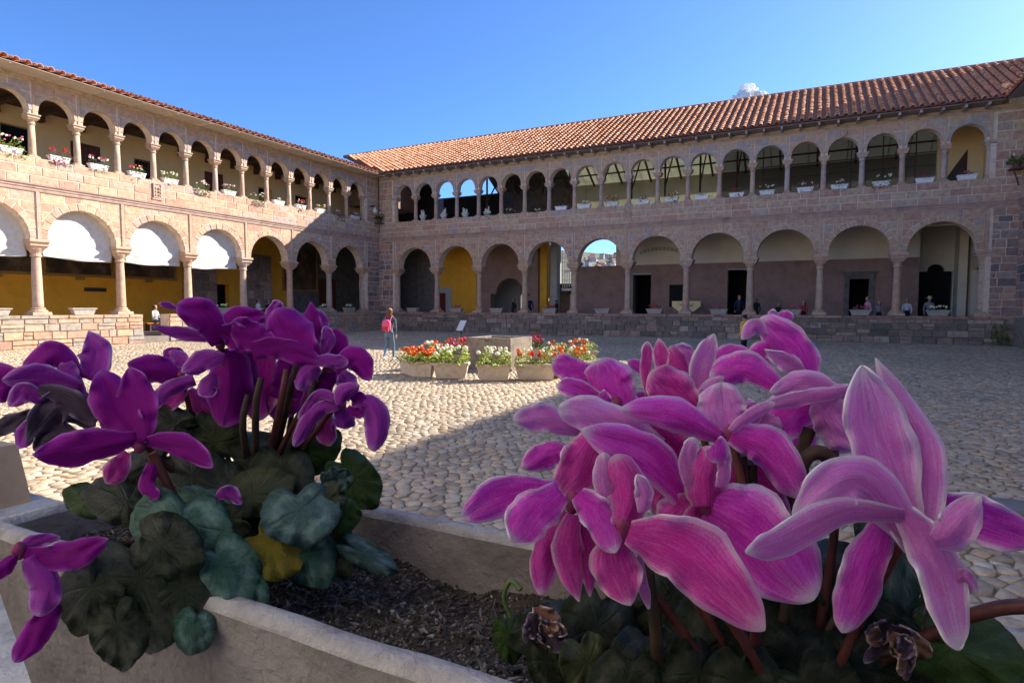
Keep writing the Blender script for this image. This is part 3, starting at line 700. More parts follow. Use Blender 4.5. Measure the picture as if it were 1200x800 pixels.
# paintings hung high on the ochre wall
def painting(u0, u1, z0, z1, label):
    e = empty('painting', MA((u0+u1)/2, -3.98, z0), label=label, cat='painting', group='paintings in the lower arcade')
    s = MB(MA2); s.box((u0+.1, -3.99, z0+.1), (u1-.1, -3.93, z1-.1)); s.build('canvas', 'painting', e, world=True)
    for a, b_, c, d in ((u0, u0+.14, z0+.14, z1), (u1-.14, u1, z0+.14, z1)): s = MB(MA2); s.box((a, -3.995, c), (b_, -3.88, d)); s.build('frame_side', 'gilt', e, world=True)
    s = MB(MA2); s.box((u0-.02, -3.995, z0), (u1+.02, -3.86, z0+.138)); s.build('frame_bottom', 'gilt', e, world=True)
    s = MB(MA2); s.box(((u0+u1)/2-.18, -3.98, z0-.16), ((u0+u1)/2+.18, -3.8, z0-.01)); s.build('bracket', 'gilt', e, world=True)
    return e
painting(1.1, 4.5, 2.9, 6.2, 'tall dark oil painting in a gilt frame over the ochre wall near the corner')
painting(12.6, 16.0, 3.3, 6.3, 'dark painting behind the second cloth from the stone doorway')
painting(16.2, 19.6, 3.3, 6.3, 'dark painting above the seated man with the jeans')
painting(19.8, 23.2, 3.3, 6.3, 'dark painting above the ochre wall beyond the bench')
painting(23.4, 26.8, 3.3, 6.3, 'dark painting at the far end of the ochre wall')
bx(MA2, 'wall_vent', (16.6, -3.99, 2.55), (17.7, -3.95, 2.75), 'metal_dark', wA)
# --- wing A, gallery
ub = lambda px: -onpl(px, 190, 0, -3.2).y
doorsA = [(ub(116)-.02, ub(82)), (ub(258), ub(238)), (ub(316), ub(293))]
holed(MA, 'gallery_wall_back', -3.5, 29.4, ZS-.7, 12.15, -3.2, .35, [(14.86, 16.06, ZS-.7, 9.6), (7.0, 8.1, ZS-.7, 9.5), (3.7, 5.0, ZS-.7, 9.5), (20.7, 21.9, ZS-.7, 9.9)], 'cream_wall', wA)
bx(MA, 'room_shade_panel', (-3, -4.6, ZS-.7), (29.4, -4.5, 10.5), 'black_void', wA)  # black panel drawn for the shade behind the gallery openings
for a, b_ in ((17.78, 19.1), (10.75, 11.95)):
    d = MB(MA); d.box((a, -3.2, ZS-.7), (b_, -3.15, 9.75)); d = d.build('door', 'door_wood', wA, world=True)
    for k in range(2):
        for q in range(3): bx(MA, 'door_panel', (a+.08+k*(b_-a)/2, -3.15, 7.4+q*.78), (a-.06+(k+1)*(b_-a)/2, -3.12, 8.05+q*.78), 'door_wood', d)
def gate(a, b_, zs):
    g_ = MB(MA); r_ = (b_-a)/2; g_.box((a, -3.26, zs-.03), (b_, -3.22, zs+.03)); g_ = g_.build('window_grille', 'dark_wood', wA, world=True)
    for k in range(7):
        u = a+(b_-a)*(k+.5)/7; bx(MA, 'grille_bar', (u-.02, -3.27, ZS-.7), (u+.02, -3.23, zs+.55*math.sqrt(max(0, 1-((u-(a+b_)/2)/r_)**2))), 'dark_wood', g_)
gate(14.86, 16.06, 9.2)
u = .3
while u < 29:
    s = MB(MA); s.tube([(u, -3.2, 10.95), (u, -.46, 10.9)], .07, 4); s.build('ceiling_beam', 'dark_wood', wA, world=True); u += .573
bx(MA, 'ceiling_boards', (-3, -3.2, 10.75), (29.4, -.46, 10.8), 'dark_wood', wA)
u = 1.495
while u < 29:
    s = MB(MA); s.box((u-.08, -3.2, 10.52), (u+.08, -.46, 10.749)); s.box((u-.1, -3.2, 10.25), (u+.1, -2.85, 10.519)); s.build('ceiling_bracket', 'dark_wood', wA, world=True); u += 1.718
# --- wing C body
bx(MC, 'back_wall', (-6, -4.6, 0), (34.6, -4.2, 14.05), 'brown_wall', wC)
bx(MC, 'gallery_floor', (.63, -4.2, CE), (34.6, -.621, ZS-.5), 'pale_plaster', wC)
# ------------------------------------------------------------------ white cloths in the lower arches of wing A
def cloth(i, label):
    a, c = loA[i], loA[i+1]; m_ = (a+c)/2; r_ = 3.436/2-.30; V = []; F = []; nx, nz = 44, 34
    sag = rnd.uniform(-.05, .05)
    for k in range(nz+1):
        for j in range(nx+1):
            x = -1+2*j/nx; top = ZC+.02+r_*math.sqrt(max(0, 1-x*x)); bot = 3.83+.03*math.sin(3*x+i)+sag*x
            z = bot+(top-bot)*k/nz
            t = (z-bot)/1.6; v = -.44+.03*math.sin(5*x+3*t+i)+.035*math.sin(9*(x*.5+t)+2*i)*(1-min(1, t))+.022*math.sin(19*t-5*x*x+i)*max(0, 1-t*.8)+.015*math.sin(31*t+7*x+2*i)*max(0, 1-t)
            V.append(MA(m_+x*r_, v, z))
    F = [(k*(nx+1)+j, k*(nx+1)+j+1, (k+1)*(nx+1)+j+1, (k+1)*(nx+1)+j) for k in range(nz) for j in range(nx)]
    o = obj('hanging_cloth', mesh('hanging_cloth', V, F, 'cloth_white', True)); md = o.modifiers.new('thick', 'SOLIDIFY'); md.thickness = .008
    tag(o, label, 'cloth', 'white cloths hung in the sunlit arches')
cloth(3, 'white cloth hung in the arch beside the stone doorway, next to the open arches')
cloth(4, 'white cloth hung in the arch over the gap in the low wall and the bench')
cloth(5, 'white cloth hung in the arch above the bare stone trough')
cloth(6, 'white cloth hung in the arch beyond the bare stone trough')
# ------------------------------------------------------------------ carved shields on the parapets
def shield(M, u, wide, name_root):
    s = MB(M); s.box((u-wide/2, .0, ZK+.28), (u+wide/2, .05, ZK+.98)); s.box((u-wide/2-.05, 0, ZK+.18), (u+wide/2+.05, .065, ZK+.275))
    sh = s.build('carved_shield', 'column_stone', name_root, world=True)
    s = MB(M); w2 = wide/2
    for a, b_, c, d in ((-w2, -w2+.05, .28, .98), (w2-.05, w2, .28, .98), (-w2+.051, w2-.051, .28, .33), (-w2+.051, w2-.051, .93, .98)): s.box((u+a, .04, ZK+c+.002), (u+b_, .085, ZK+d-.002))
    for q in range(3):
        for k in range(2): s.lathe((u-.09+.18*k, .06, ZK+.42+.16*q), [(.02, -.04), (.06, -.03), (.06, .04), (.02, .05)], 6)
    s.build('relief', 'column_stone', sh)
shield(MA, upA[9], .42, wA); shield(MBm, upB[10], .40, wB)
s = MB(MBm); s.lathe((upB[16]+.875, .03, 10.75), [(.03, -.18), (.14, -.12), (.18, 0), (.15, .14), (.04, .2)], 8); s.build('boss', 'column_stone', wB, world=True)
# ------------------------------------------------------------------ corner fittings
s = MB(); s.tube([(.12, -.12, ZE-.1), (.12, -.12, 8.3)], .035, 6); s.build('downpipe', 'iron_rust', wB)
lamp = empty('floodlight', (.35, -.9, 9.1), label='small white floodlight on the wall at the courtyard corner', cat='lamp')
s = MB(); s.box((-.34, -.05, -.05), (.0, .05, .05)); s.build('arm', 'metal_dark', lamp)
s = MB(); s.lathe((.06, 0, -.12), [(.05, 0), (.13, -.22), (.15, -.3), (.1, -.36), (.02, -.38)], 10); s.build('shade', 'metal_white', lamp)
# ------------------------------------------------------------------ hill and houses seen through the open arch
simple('hill_earth', (.19, .17, .11), .95, .4, .01, stain=((.05, .075, .035), .012, .5))
simple('house_wall', (.50, .45, .40), .9, .15, .05); simple('house_roof', (.30, .13, .08), .9, .2, .05)
hd = ray(690, 300); hd.z = 0; hd.normalize(); hs_ = Vector((hd.y, -hd.x, 0)); V = []; nX, nY = 50, 24
def hill_pt(a, b_):
    dist = 900+b_*1500; side = (a-.5)*3600
    z = -10+b_*(255-60*a+70*math.sin(a*5.2+.6)*.5)+18*mnoise.noise(Vector((a*9, b_*6, 1)))*b_+6*mnoise.noise(Vector((a*30, b_*20, 4)))
    p = Vector((CAM.x, CAM.y, 0))+hd*dist+hs_*side; return Vector((p.x, p.y, z))
for j in range(nY+1):
    for i in range(nX+1): V.append(hill_pt(i/nX, j/nY))
hill = obj('hill', mesh('hill', V, [(j*(nX+1)+i, j*(nX+1)+i+1, (j+1)*(nX+1)+i+1, (j+1)*(nX+1)+i) for j in range(nY) for i in range(nX)], 'hill_earth', True)); tag(hill, kind='structure')
s = MB(); s.box((-5, -4, -3), (5, 4, 6)); hm = mesh('wall', s.V, s.F, 'house_wall')
s = MB(); s.add([(-5.6, -4.6, 6), (5.6, -4.6, 6), (5.6, 4.6, 6), (-5.6, 4.6, 6), (-5.6, 0, 8.4), (5.6, 0, 8.4)], [(0, 1, 5, 4), (2, 3, 4, 5), (1, 2, 5), (3, 0, 4), (0, 1, 2, 3)]); hr = mesh('roof', s.V, s.F, 'house_roof')
rh = random.Random(21); nh = 0
while nh < 34:
    p = hill_pt(.5+rh.uniform(-.032, .032), rh.uniform(.05, .8)); q = to_px(p)
    if not (676 < q[0] < 724 and 270 < q[1] < 320): continue
    e = empty('hillside_house', p, rh.uniform(0, 3), label='small pale house on the far hillside, seen through the open arch', cat='house', group='houses on the hill beyond the open arch')
    k = rh.uniform(.8, 1.9); e.scale = (k, k, k*rh.uniform(.8, 1.5)); obj('wall', hm, e); obj('roof', hr, e); nh += 1
# small cumulus above the ridge
m, nt, b = nodes('cloud'); b.inputs['Base Color'].default_value = (.95, .95, .95, 1); b.inputs['Roughness'].default_value = 1; b.inputs['Specular IOR Level'].default_value = 0
tr = nt.nodes.new('ShaderNodeBsdfTranslucent'); tr.inputs[0].default_value = (.95, .95, .95, 1); mx = nt.nodes.new('ShaderNodeMixShader'); mx.inputs[0].default_value = .5
nt.links.new(b.outputs[0], mx.inputs[1]); nt.links.new(tr.outputs[0], mx.inputs[2]); nt.links.new(mx.outputs[0], nt.nodes['Material Output'].inputs[0])
bm = bmesh.new(); rc = random.Random(5); DC = 4200
for (px, py, r_) in [(878, 103, 8), (871, 105, 7), (884, 106, 7), (891, 109, 6), (866, 110, 6), (898, 110, 5), (860, 112, 5), (875, 112, 9), (888, 114, 9), (905, 112, 4), (858, 118, 7), (872, 120, 10), (910, 115, 4)]:
    for k in range(7):
        c = at(px+rc.uniform(-.6, .6)*r_, py+rc.uniform(-.5, .5)*r_, DC+rc.uniform(-60, 60)); rr = r_*rc.uniform(.25, .55)/FPX*DC
        g_ = bmesh.ops.create_icosphere(bm, subdivisions=2, radius=rr, matrix=Matrix.Translation(c))
for v in bm.verts: v.co += Vector((mnoise.noise(v.co*.05), mnoise.noise(v.co*.05+Vector((9, 0, 0))), mnoise.noise(v.co*.05+Vector((0, 9, 0)))))*7
me = bpy.data.meshes.new('cloud'); bm.to_mesh(me); bm.free(); me.materials.append(MATS['cloud']); me.polygons.foreach_set('use_smooth', [True]*len(me.polygons))
tag(obj('cloud', me), kind='structure')
# ------------------------------------------------------------------ plants: shaders
def plant_shader(name, build, rough=.5, trans=.3, spec=.4):
    m, nt, b = nodes(name); uvn = nt.nodes.new('ShaderNodeUVMap'); sep = nt.nodes.new('ShaderNodeSeparateXYZ'); nt.links.new(uvn.outputs[0], sep.inputs[0])
    c, h = build(nt, uvn.outputs[0], sep)
    nt.links.new(c, b.inputs['Base Color']); b.inputs['Roughness'].default_value = rough; b.inputs['Specular IOR Level'].default_value = spec
    if h: bump(nt, b, h[0], h[1], h[2])
    if trans:
        tr = nt.nodes.new('ShaderNodeBsdfTranslucent'); nt.links.new(c, tr.inputs[0]); mx = nt.nodes.new('ShaderNodeMixShader'); mx.inputs[0].default_value = trans
        nt.links.new(b.outputs[0], mx.inputs[1]); nt.links.new(tr.outputs[0], mx.inputs[2]); nt.links.new(mx.outputs[0], nt.nodes['Material Output'].inputs[0])
    return m
def mth(nt, op, a, b_=None, c=None):
    n = nt.nodes.new('ShaderNodeMath'); n.operation = op
    for i, v in enumerate((a, b_, c)):
        if v is None: continue
        if hasattr(v, 'is_output'): nt.links.new(v, n.inputs[i])
        else: n.inputs[i].default_value = v
    return n.outputs[0]
def petal_mat(name, deep, mid, rim, rimw=.5, trans=.5):
    def build(nt, uv, sep):
        mp = nt.nodes.new('ShaderNodeMapping'); mp.inputs['Scale'].default_value = (13, 1.6, 1); nt.links.new(uv, mp.inputs[0])
        oi = nt.nodes.new('ShaderNodeObjectInfo'); cm = nt.nodes.new('ShaderNodeCombineXYZ'); nt.links.new(mth(nt, 'MULTIPLY', oi.outputs['Random'], 37.), cm.inputs[0]); nt.links.new(cm.outputs[0], mp.inputs[1])
        vein = noise(nt, 1.9, 5, mp.outputs[0], .65); fine = noise(nt, 900, 2)
        s = mth(nt, 'ABSOLUTE', mth(nt, 'SUBTRACT', mth(nt, 'MULTIPLY', sep.outputs[0], 2.), 1.))
        e1 = mth(nt, 'ADD', mth(nt, 'MULTIPLY', mth(nt, 'POWER', s, 9.0), .85), mth(nt, 'MULTIPLY', mth(nt, 'POWER', s, 2.5), .25)); e2 = mth(nt, 'ADD', mth(nt, 'POWER', sep.outputs[1], 22.), mth(nt, 'MULTIPLY', mth(nt, 'POWER', sep.outputs[1], 4.), .25))
        edge = mth(nt, 'MAXIMUM', e1, e2)
        edge = mth(nt, 'ADD', edge, mth(nt, 'MULTIPLY', mth(nt, 'SUBTRACT', vein.outputs[0], .45), 1.0))
        edge = mth(nt, 'ADD', edge, mth(nt, 'MULTIPLY', mth(nt, 'SUBTRACT', fine.outputs[0], .5), .45))
        r_ = ramp(nt, [(-.0+.0, deep), (.30, mid), (max(.4, 1-rimw), tuple(.5*(a+b_) for a, b_ in zip(mid, rim))), (1, rim)]); nt.links.new(edge, r_.inputs[0])
        return r_.outputs[0], (vein.outputs[0], .8, .004)
    return plant_shader(name, build, .62, trans, .18)
petal_mat('petal_pink', (.84, .045, .70), (.91, .24, .82), (.99, .88, .97), .55)
petal_mat('petal_pale', (.84, .24, .76), (.92, .52, .89), (.99, .93, .98), .7)
petal_mat('petal_rose', (.78, .045, .50), (.87, .20, .64), (.98, .78, .88), .5)
petal_mat('petal_purple', (.38, .006, .34), (.46, .016, .45), (.64, .20, .70), .35)
petal_mat('petal_violet', (.48, .04, .50), (.57, .13, .64), (.80, .48, .90), .5)
petal_mat('petal_wither', (.07, .045, .075), (.12, .085, .125), (.27, .20, .28), .6, .1)
petal_mat('petal_tan', (.28, .13, .08), (.42, .23, .15), (.62, .45, .36), .6, .2)
def leaf_mat(name, dark, mid, silver, amt, trans=.18):
    def build(nt, uv, sep):
        cm = nt.nodes.new('ShaderNodeCombineXYZ')
        x = mth(nt, 'SUBTRACT', sep.outputs[0], .5); y = mth(nt, 'SUBTRACT', sep.outputs[1], .5)
        rr = mth(nt, 'MULTIPLY', mth(nt, 'SQRT', mth(nt, 'ADD', mth(nt, 'MULTIPLY', x, x), mth(nt, 'MULTIPLY', y, y))), 2.)
        an = mth(nt, 'ARCTAN2', y, x)
        veins = mth(nt, 'POWER', mth(nt, 'ABSOLUTE', mth(nt, 'COSINE', mth(nt, 'ADD', mth(nt, 'MULTIPLY', an, 4.5), mth(nt, 'MULTIPLY', rr, 1.2)))), 26.)
        oi = nt.nodes.new('ShaderNodeObjectInfo'); ad = nt.nodes.new('ShaderNodeVectorMath'); ad.operation = 'ADD'; nt.links.new(uv, ad.inputs[0]); sc_ = nt.nodes.new('ShaderNodeVectorMath'); sc_.operation = 'SCALE'; sc_.inputs[0].default_value = (31, 17, 7); nt.links.new(oi.outputs['Random'], sc_.inputs['Scale']); nt.links.new(sc_.outputs[0], ad.inputs[1]); uv2 = ad.outputs[0]
        n1 = noise(nt, 6, 6, uv2, .75); n2 = noise(nt, 26, 5, uv2, .7)
        band = mth(nt, 'SUBTRACT', 1., mth(nt, 'MULTIPLY', mth(nt, 'ABSOLUTE', mth(nt, 'SUBTRACT', rr, .62)), 2.6))
        f = mth(nt, 'MULTIPLY', mth(nt, 'ADD', band, mth(nt, 'MULTIPLY', mth(nt, 'SUBTRACT', n1.outputs[0], .55), 2.6)), amt); f.node.use_clamp = True; st = ramp(nt, [(.2, (0, 0, 0)), (.85, (1, 1, 1))]); nt.links.new(f, st.inputs[0]); f = st.outputs[0]
        base = ramp(nt, [(.3, dark), (.7, mid)]); nt.links.new(n2.outputs[0], base.inputs[0])
        c = mixc(nt, base.outputs[0], silver, f)
        c = mixc(nt, c, tuple(min(1, v*1.5+.02) for v in mid), mth(nt, 'MULTIPLY', veins, .22))
        return c, (mth(nt, 'SUBTRACT', n2.outputs[0], mth(nt, 'MULTIPLY', veins, .3)), .8, .005)
    return plant_shader(name, build, .34, trans, .45)
leaf_mat('leaf_teal', (.030, .090, .062), (.055, .155, .11), (.20, .33, .28), .7)
leaf_mat('leaf_dark', (.010, .018, .006), (.024, .038, .014), (.085, .09, .06), .7)
leaf_mat('leaf_green', (.035, .075, .012), (.06, .13, .02), (.12, .19, .07), .35, .3)
leaf_mat('leaf_olive', (.05, .06, .02), (.085, .10, .035), (.14, .16, .10), .5)
leaf_mat('leaf_yellow', (.22, .19, .02), (.36, .28, .03), (.40, .34, .10), .3, .3)
leaf_mat('leaf_blue', (.045, .10, .095), (.08, .17, .16), (.25, .38, .37), .65)
simple('stem_red', (.10, .03, .025), .5, .35, 90); simple('stem_green', (.07, .12, .03), .5, .3, 90); simple('stem_brown', (.055, .035, .022), .6, .4, 90); simple('calyx', (.22, .03, .10), .6, .4, 200)

# ------------------------------------------------------------------ plants: shapes
def crom(P, t):
    n = len(P)-1; x = min(max(t, 0), 1)*n; i = min(int(x), n-1); f = x-i
    p1, p2 = P[i], P[i+1]; p0 = P[i-1] if i > 0 else 2*p1-p2; p3 = P[i+2] if i+2 <= n else 2*p2-p1
    return .5*((2*p1)+(p2-p0)*f+(2*p0-5*p1+4*p2-p3)*f*f+(3*p1-p0-3*p2+p3)*f**3)
def prof(kind, t):
    b_ = .34+.66*math.sin(min(1, t/.62)*math.pi/2)
    if kind == 'o': e = 1 if t < .52 else max(0, 1-((t-.52)/.48)**2.0)**.72
    elif kind == 'p': b_ = .38+.62*math.sin(min(1, t/.5)*math.pi/2); e = 1 if t < .45 else max(0, 1-((t-.45)/.55)**1.7)
    elif kind == 's': b_ = .8+.2*math.sin(min(1, t/.5)*math.pi/2); e = 1 if t < .7 else math.sqrt(max(0, 1-((t-.7)/.3)**2))
    else: b_ = .5+.5*math.sin(min(1, t/.55)*math.pi/2); e = 1 if t < .58 else max(0, 1-((t-.58)/.42)**2.2)**.6
    return b_*e
def petal(parent, mid, W, d0, d1, mat, kind='o', tilt=0, cup=.35, bow=0, wave=.2, name='petal', roll=None):
    """one petal: a curved, cupped sheet along a midline. mid: photo pixels; d0, d1: distance from the camera at base and tip (m)"""
    P = [Vector((x, y)) for x, y in mid]; nt_, ns = 26, 12; V = []; UV = []; rp = random.Random(str(mid)); ph = rp.uniform(0, 6); ph2 = rp.uniform(0, 6); asy = rp.uniform(-.16, .16); tw = rp.uniform(-1.0, 1.0); tipc = rp.uniform(-.5, .5); ph3 = rp.uniform(0, 6); crease = rp.uniform(-.55, .55); roll = rp.choice([0, 0, -.35, .35, .5]) if roll is None else roll
    L = sum((P[i+1]-P[i]).length for i in range(len(P)-1))/FPX*(d0+d1)/2
    for k in range(nt_+1):
        t = k/nt_; tt = 1-(1-t)**1.6
        c = crom(P, tt); a = crom(P, tt-.03) if tt > .97 else c; q = crom(P, min(1, tt+.03)); tg = (q-a); tg = tg.normalized() if tg.length > 1e-6 else Vector((0, 1)); nn = Vector((-tg.y, tg.x))
        w_ = W*prof(kind, tt); dd = d0+(d1-d0)*tt+bow*math.sin(math.pi*tt)*L
        for j in range(ns+1):
            s = -1+2*j/ns; s2 = s+asy*(1-s*s)
            wm = w_/FPX*dd
            edge = abs(s)**2.5*wave*1.7*(math.sin(7*tt+ph+2*s)+.7*math.sin(16*tt+ph2-s)+.4*math.sin(29*tt+ph3))
            dep = dd+wm*((tilt+tw*(tt-.4))*s+cup*(s*s-.4)*(1.2-.5*tt)+edge+crease*abs(s)+tipc*max(0, tt-.7)**2*6+.10*math.sin(11*tt+6*s+ph)*tt)+roll*wm*max(0, abs(s)-.6)*4*(tt**2)
            pp = c+nn*(w_*s2*(1+(.07*math.sin(8*tt+ph2+1.5*s)+.05*math.sin(17*tt+ph3*(1 if s > 0 else 2))+.022*math.sin(37*tt+ph))*abs(s)))
            V.append(at(pp.x, pp.y, dep)); UV.append((.5+.5*s, tt))
    F = [(k*(ns+1)+j, k*(ns+1)+j+1, (k+1)*(ns+1)+j+1, (k+1)*(ns+1)+j) for k in range(nt_) for j in range(ns)]
    base = parent.matrix_basis.translation if False else Vector((0, 0, 0))
    o = obj(name, mesh(name, V, F, mat, True, UV), parent, True); md = o.modifiers.new('thickness', 'SOLIDIFY'); md.thickness = .0009; md.offset = 0
    return o
def path(pts, n=14):
    P = [Vector(p) for p in pts]; return [crom(P, i/n) for i in range(n+1)]
class Plant:
    def __init__(s, name, label, root, cat='plant'):
        s.root = Vector(root); s.e = empty(name, root, label=label, cat=cat)
    def stem(s, pts, r_=.0026, mat='stem_red', name='stem'):
        p = path(pts); m_ = MB(); m_.tube(p, [r_*(1.15-.35*i/len(p)) for i in range(len(p))], 7); return smooth_angle(m_.build(name, mat, s.e, world=True), 60)
    def flower(s, c, d, petals, mat, foot=None, calyx=True, stem=True, hook=.02, sm='stem_red'):
        """c: photo pixel of the flower's centre, d: its distance; petals: (midline, half width, depth offsets, kind, options)"""
        p = at(*c, d); m_ = MB(); m_.lathe((0, 0, 0), [(.001, -.006), (.0035, -.004), (.0045, .0), (.0035, .004), (.001, .006)], 10); m_.M = lambda a, b_, z: (p.x+a, p.y+b_, p.z+z); m_.V = [(p.x+v[0], p.y+v[1], p.z+v[2]) for v in m_.V]
        fl = smooth_angle(m_.build('flower', 'calyx', s.e, world=True), 70)
        for q in petals:
            md, W, o0, o1 = q[:4]; opt = dict(q[4]) if len(q) > 4 else {}
            mt = opt.pop('mat', mat); petal(fl, md, W, d+o0, d+o1, mt, **opt)
        if stem:
            ft = Vector(foot) if foot is not None else s.root+Vector((rnd.uniform(-.02, .02), rnd.uniform(-.02, .02), 0))
            mid_ = (p+ft)/2+Vector((rnd.uniform(-.01, .01), rnd.uniform(-.01, .01), .015)); s.stem([ft, mid_, p+Vector((0, 0, .004))], mat=sm)
        return fl
    def leaf(s, c, d, Rpx, ang, mat, sx=1, sy=1, tx=0, ty=0, cup=-.25, fold=0, wave=.08, notch=.42, stem=True, name='leaf'):
        """a heart-shaped leaf: c centre pixel (where the stalk joins), ang the tip's direction in the picture, sx/sy its apparent length and breadth, tx/ty how its plane leans"""
        nr, na = 10, 54; V = []; UV = []; ca, sa = math.cos(R(ang)), math.sin(R(ang)); rp = random.Random(str(c)); ph = rp.uniform(0, 6)
        for i in range(nr+1):
            f = i/nr
            for j in range(na):
                th = 2*math.pi*j/na-math.pi; a = abs(th)
                rho = 1+.10*math.exp(-(th/.25)**2)-notch*math.exp(-((math.pi-a)/.30)**2)+.014*math.sin(18*th+ph)+.02*math.sin(5*th+2*ph)
                X = rho*f*math.cos(th); Y = rho*f*math.sin(th); X += .12*f
                gx, gy = X*sx*Rpx, Y*sy*Rpx; px, py = c[0]+gx*ca-gy*sa, c[1]+gx*sa+gy*ca
                Rm = Rpx/FPX*d; dx, dy = (px-c[0])/Rpx, (py-c[1])/Rpx
                dep = d+Rm*(tx*dx+ty*dy-cup*f*f+fold*abs(Y)+wave*1.6*f*f*(math.sin(3*th+ph)+.6*math.sin(6*th+2*ph)+.35*math.sin(11*th))-.012*abs(math.sin(4.5*th+.3*math.sin(ph)))*f+.10*f*math.sin(2.3*X*3+ph)*math.sin(2.7*Y*3+ph))
                V.append(at(px, py, dep)); UV.append((.5+.5*f*math.cos(th), .5+.5*f*math.sin(th)))
        F = [(i*na+j, i*na+(j+1) % na, (i+1)*na+(j+1) % na, (i+1)*na+j) for i in range(nr) for j in range(na)]
        o = obj(name, mesh(name, V, F, mat, True, UV), s.e, True); md = o.modifiers.new('thickness', 'SOLIDIFY'); md.thickness = .0011; md.offset = 0
        if stem:
            p = at(*c, d+.004); ft = s.root+Vector((rnd.uniform(-.03, .03), rnd.uniform(-.03, .03), 0)); s.stem([ft, (p+ft)/2+Vector((0, 0, .012)), p], .0022, 'stem_brown', 'leaf_stalk')
        return o

# ------------------------------------------------------------------ the trough on the near ledge
TX0, TX1, TY0, TY1, TZ = CAM.x-.682, CAM.x+.62, CAM.y+.258, CAM.y+.470, CAM.z-.20
simple('trough_rim_lit', (.46, .43, .40), .9, .3, 40, .9, .005, stain=((.30, .27, .245), 14, .55))  # paler than the walls: light on the rim top put into its colour
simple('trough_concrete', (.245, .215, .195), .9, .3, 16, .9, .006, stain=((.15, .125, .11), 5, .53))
tr_ = empty('planter_trough', ((TX0+TX1)/2, (TY0+TY1)/2, ZL), label='long weathered concrete trough holding the purple and pink cyclamens', cat='planter')
def ring(x0, x1, y0, y1, z): return [(x0, y0, z), (x1, y0, z), (x1, y1, z), (x0, y1, z)]
th = .020; nseg = 40
def trough_body():
    """slab walls that lean outwards, with a chipped, uneven rim"""
    V = []; F = []; loops = []
    def loop(x0, x1, y0, y1, z, amp):
        P = []
        for k in range(nseg): P.append((x0+(x1-x0)*k/nseg, y0))
        for k in range(10): P.append((x1, y0+(y1-y0)*k/10))
        for k in range(nseg): P.append((x1-(x1-x0)*k/nseg, y1))
        for k in range(10): P.append((x0, y1-(y1-y0)*k/10))
        o_ = []
        for x, y in P:
            v = Vector((x*18, y*18, z*18)); n_ = mnoise.noise(v)*amp+mnoise.noise(v*3.1)*amp*.6
            o_.append((x+n_*.6, y+mnoise.noise(v+Vector((7, 0, 0)))*amp, z+n_*.8))
        return o_
    L = [loop(TX0+.05, TX1-.05, TY0+.035, TY1-.035, ZL+.004, 0), loop(TX0+.012, TX1-.012, TY0+.008, TY1-.008, TZ-.045, .0012), loop(TX0+.002, TX1-.002, TY0+.001, TY1-.001, TZ-.006, .0014), loop(TX0+.006, TX1-.006, TY0+.005, TY1-.005, TZ, .0016),
         loop(TX0+th-.004, TX1-th+.004, TY0+th-.004, TY1-th+.004, TZ, .0016), loop(TX0+th, TX1-th, TY0+th, TY1-th, TZ-.006, .0014), loop(TX0+th+.01, TX1-th-.01, TY0+th+.008, TY1-th-.008, TZ-.085, .001)]
    n = len(L[0])
    for l in L: V += l
    for k in range(len(L)-1): F += [(k*n+i, k*n+(i+1) % n, (k+1)*n+(i+1) % n, (k+1)*n+i) for i in range(n)]
    F.append(tuple(range(n)))
    return V, F
V, F = trough_body(); o = obj('trough_body', mesh('trough_body', V, F, ['trough_concrete', 'trough_rim_lit'], True), tr_, True)
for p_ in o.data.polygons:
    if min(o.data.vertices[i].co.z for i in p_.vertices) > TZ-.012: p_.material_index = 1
simple('soil', (.055, .043, .034), .95, .5, 60, .8, .004); m, nt, b = nodes('soil_bits')
a = nt.nodes.new('ShaderNodeAttribute'); a.attribute_name = 'rnd'; r1 = ramp(nt, [(0, (.035, .027, .022)), (.5, (.065, .05, .04)), (.8, (.12, .095, .075)), (.95, (.22, .19, .16)), (1, (.34, .31, .27))]); nt.links.new(a.outputs['Fac'], r1.inputs[0]); nt.links.new(r1.outputs[0], b.inputs['Base Color']); b.inputs['Roughness'].default_value = .9
SZ = TZ-.048
def soil_z(x, y):
    v = Vector((x*14, y*14, 0)); return SZ+.012*mnoise.noise(v)+.006*mnoise.noise(v*3)+.003*mnoise.noise(v*8)+.012*min(1, max(0, (TX0+.3-x)/.2))
nx, ny = 150, 26; V = []
for j in range(ny+1):
    for i in range(nx+1):
        x = TX0+th+.004+(TX1-TX0-2*th-.008)*i/nx; y = TY0+th+.002+(TY1-TY0-2*th-.004)*j/ny; V.append((x, y, soil_z(x, y)))
soil = obj('soil', mesh('soil', V, [(j*(nx+1)+i, j*(nx+1)+i+1, (j+1)*(nx+1)+i+1, (j+1)*(nx+1)+i) for j in range(ny) for i in range(nx)], 'soil', True), tr_, True)
rs = random.Random(9); VV = []; FF = []; AA = []
for k in range(24000):
    x = rs.uniform(TX0+th+.006, TX1-th-.3); y = rs.uniform(TY0+th+.004, TY1-th-.004); z = soil_z(x, y)
    r_ = rs.choice([.0007, .001, .0014, .002])*rs.uniform(.7, 1.3); l = rs.choice([1, 1, 1.5, 3.5]); c = Vector((x, y, z+r_*.4))
    ax = Vector((rs.uniform(-1, 1), rs.uniform(-1, 1), rs.uniform(-.4, .6))).normalized(); b1 = ax.orthogonal().normalized(); b2 = ax.cross(b1); n = len(VV)
    VV += [c+ax*r_*l, c-ax*r_*l]+[c+(b1*math.cos(q)+b2*math.sin(q))*r_*rs.uniform(.6, 1.2) for q in (0, 1.57, 3.14, 4.71)]
    FF += [(n, n+2+q, n+2+(q+1) % 4) for q in range(4)]+[(n+1, n+2+(q+1) % 4, n+2+q) for q in range(4)]; AA += [rs.random()]*8
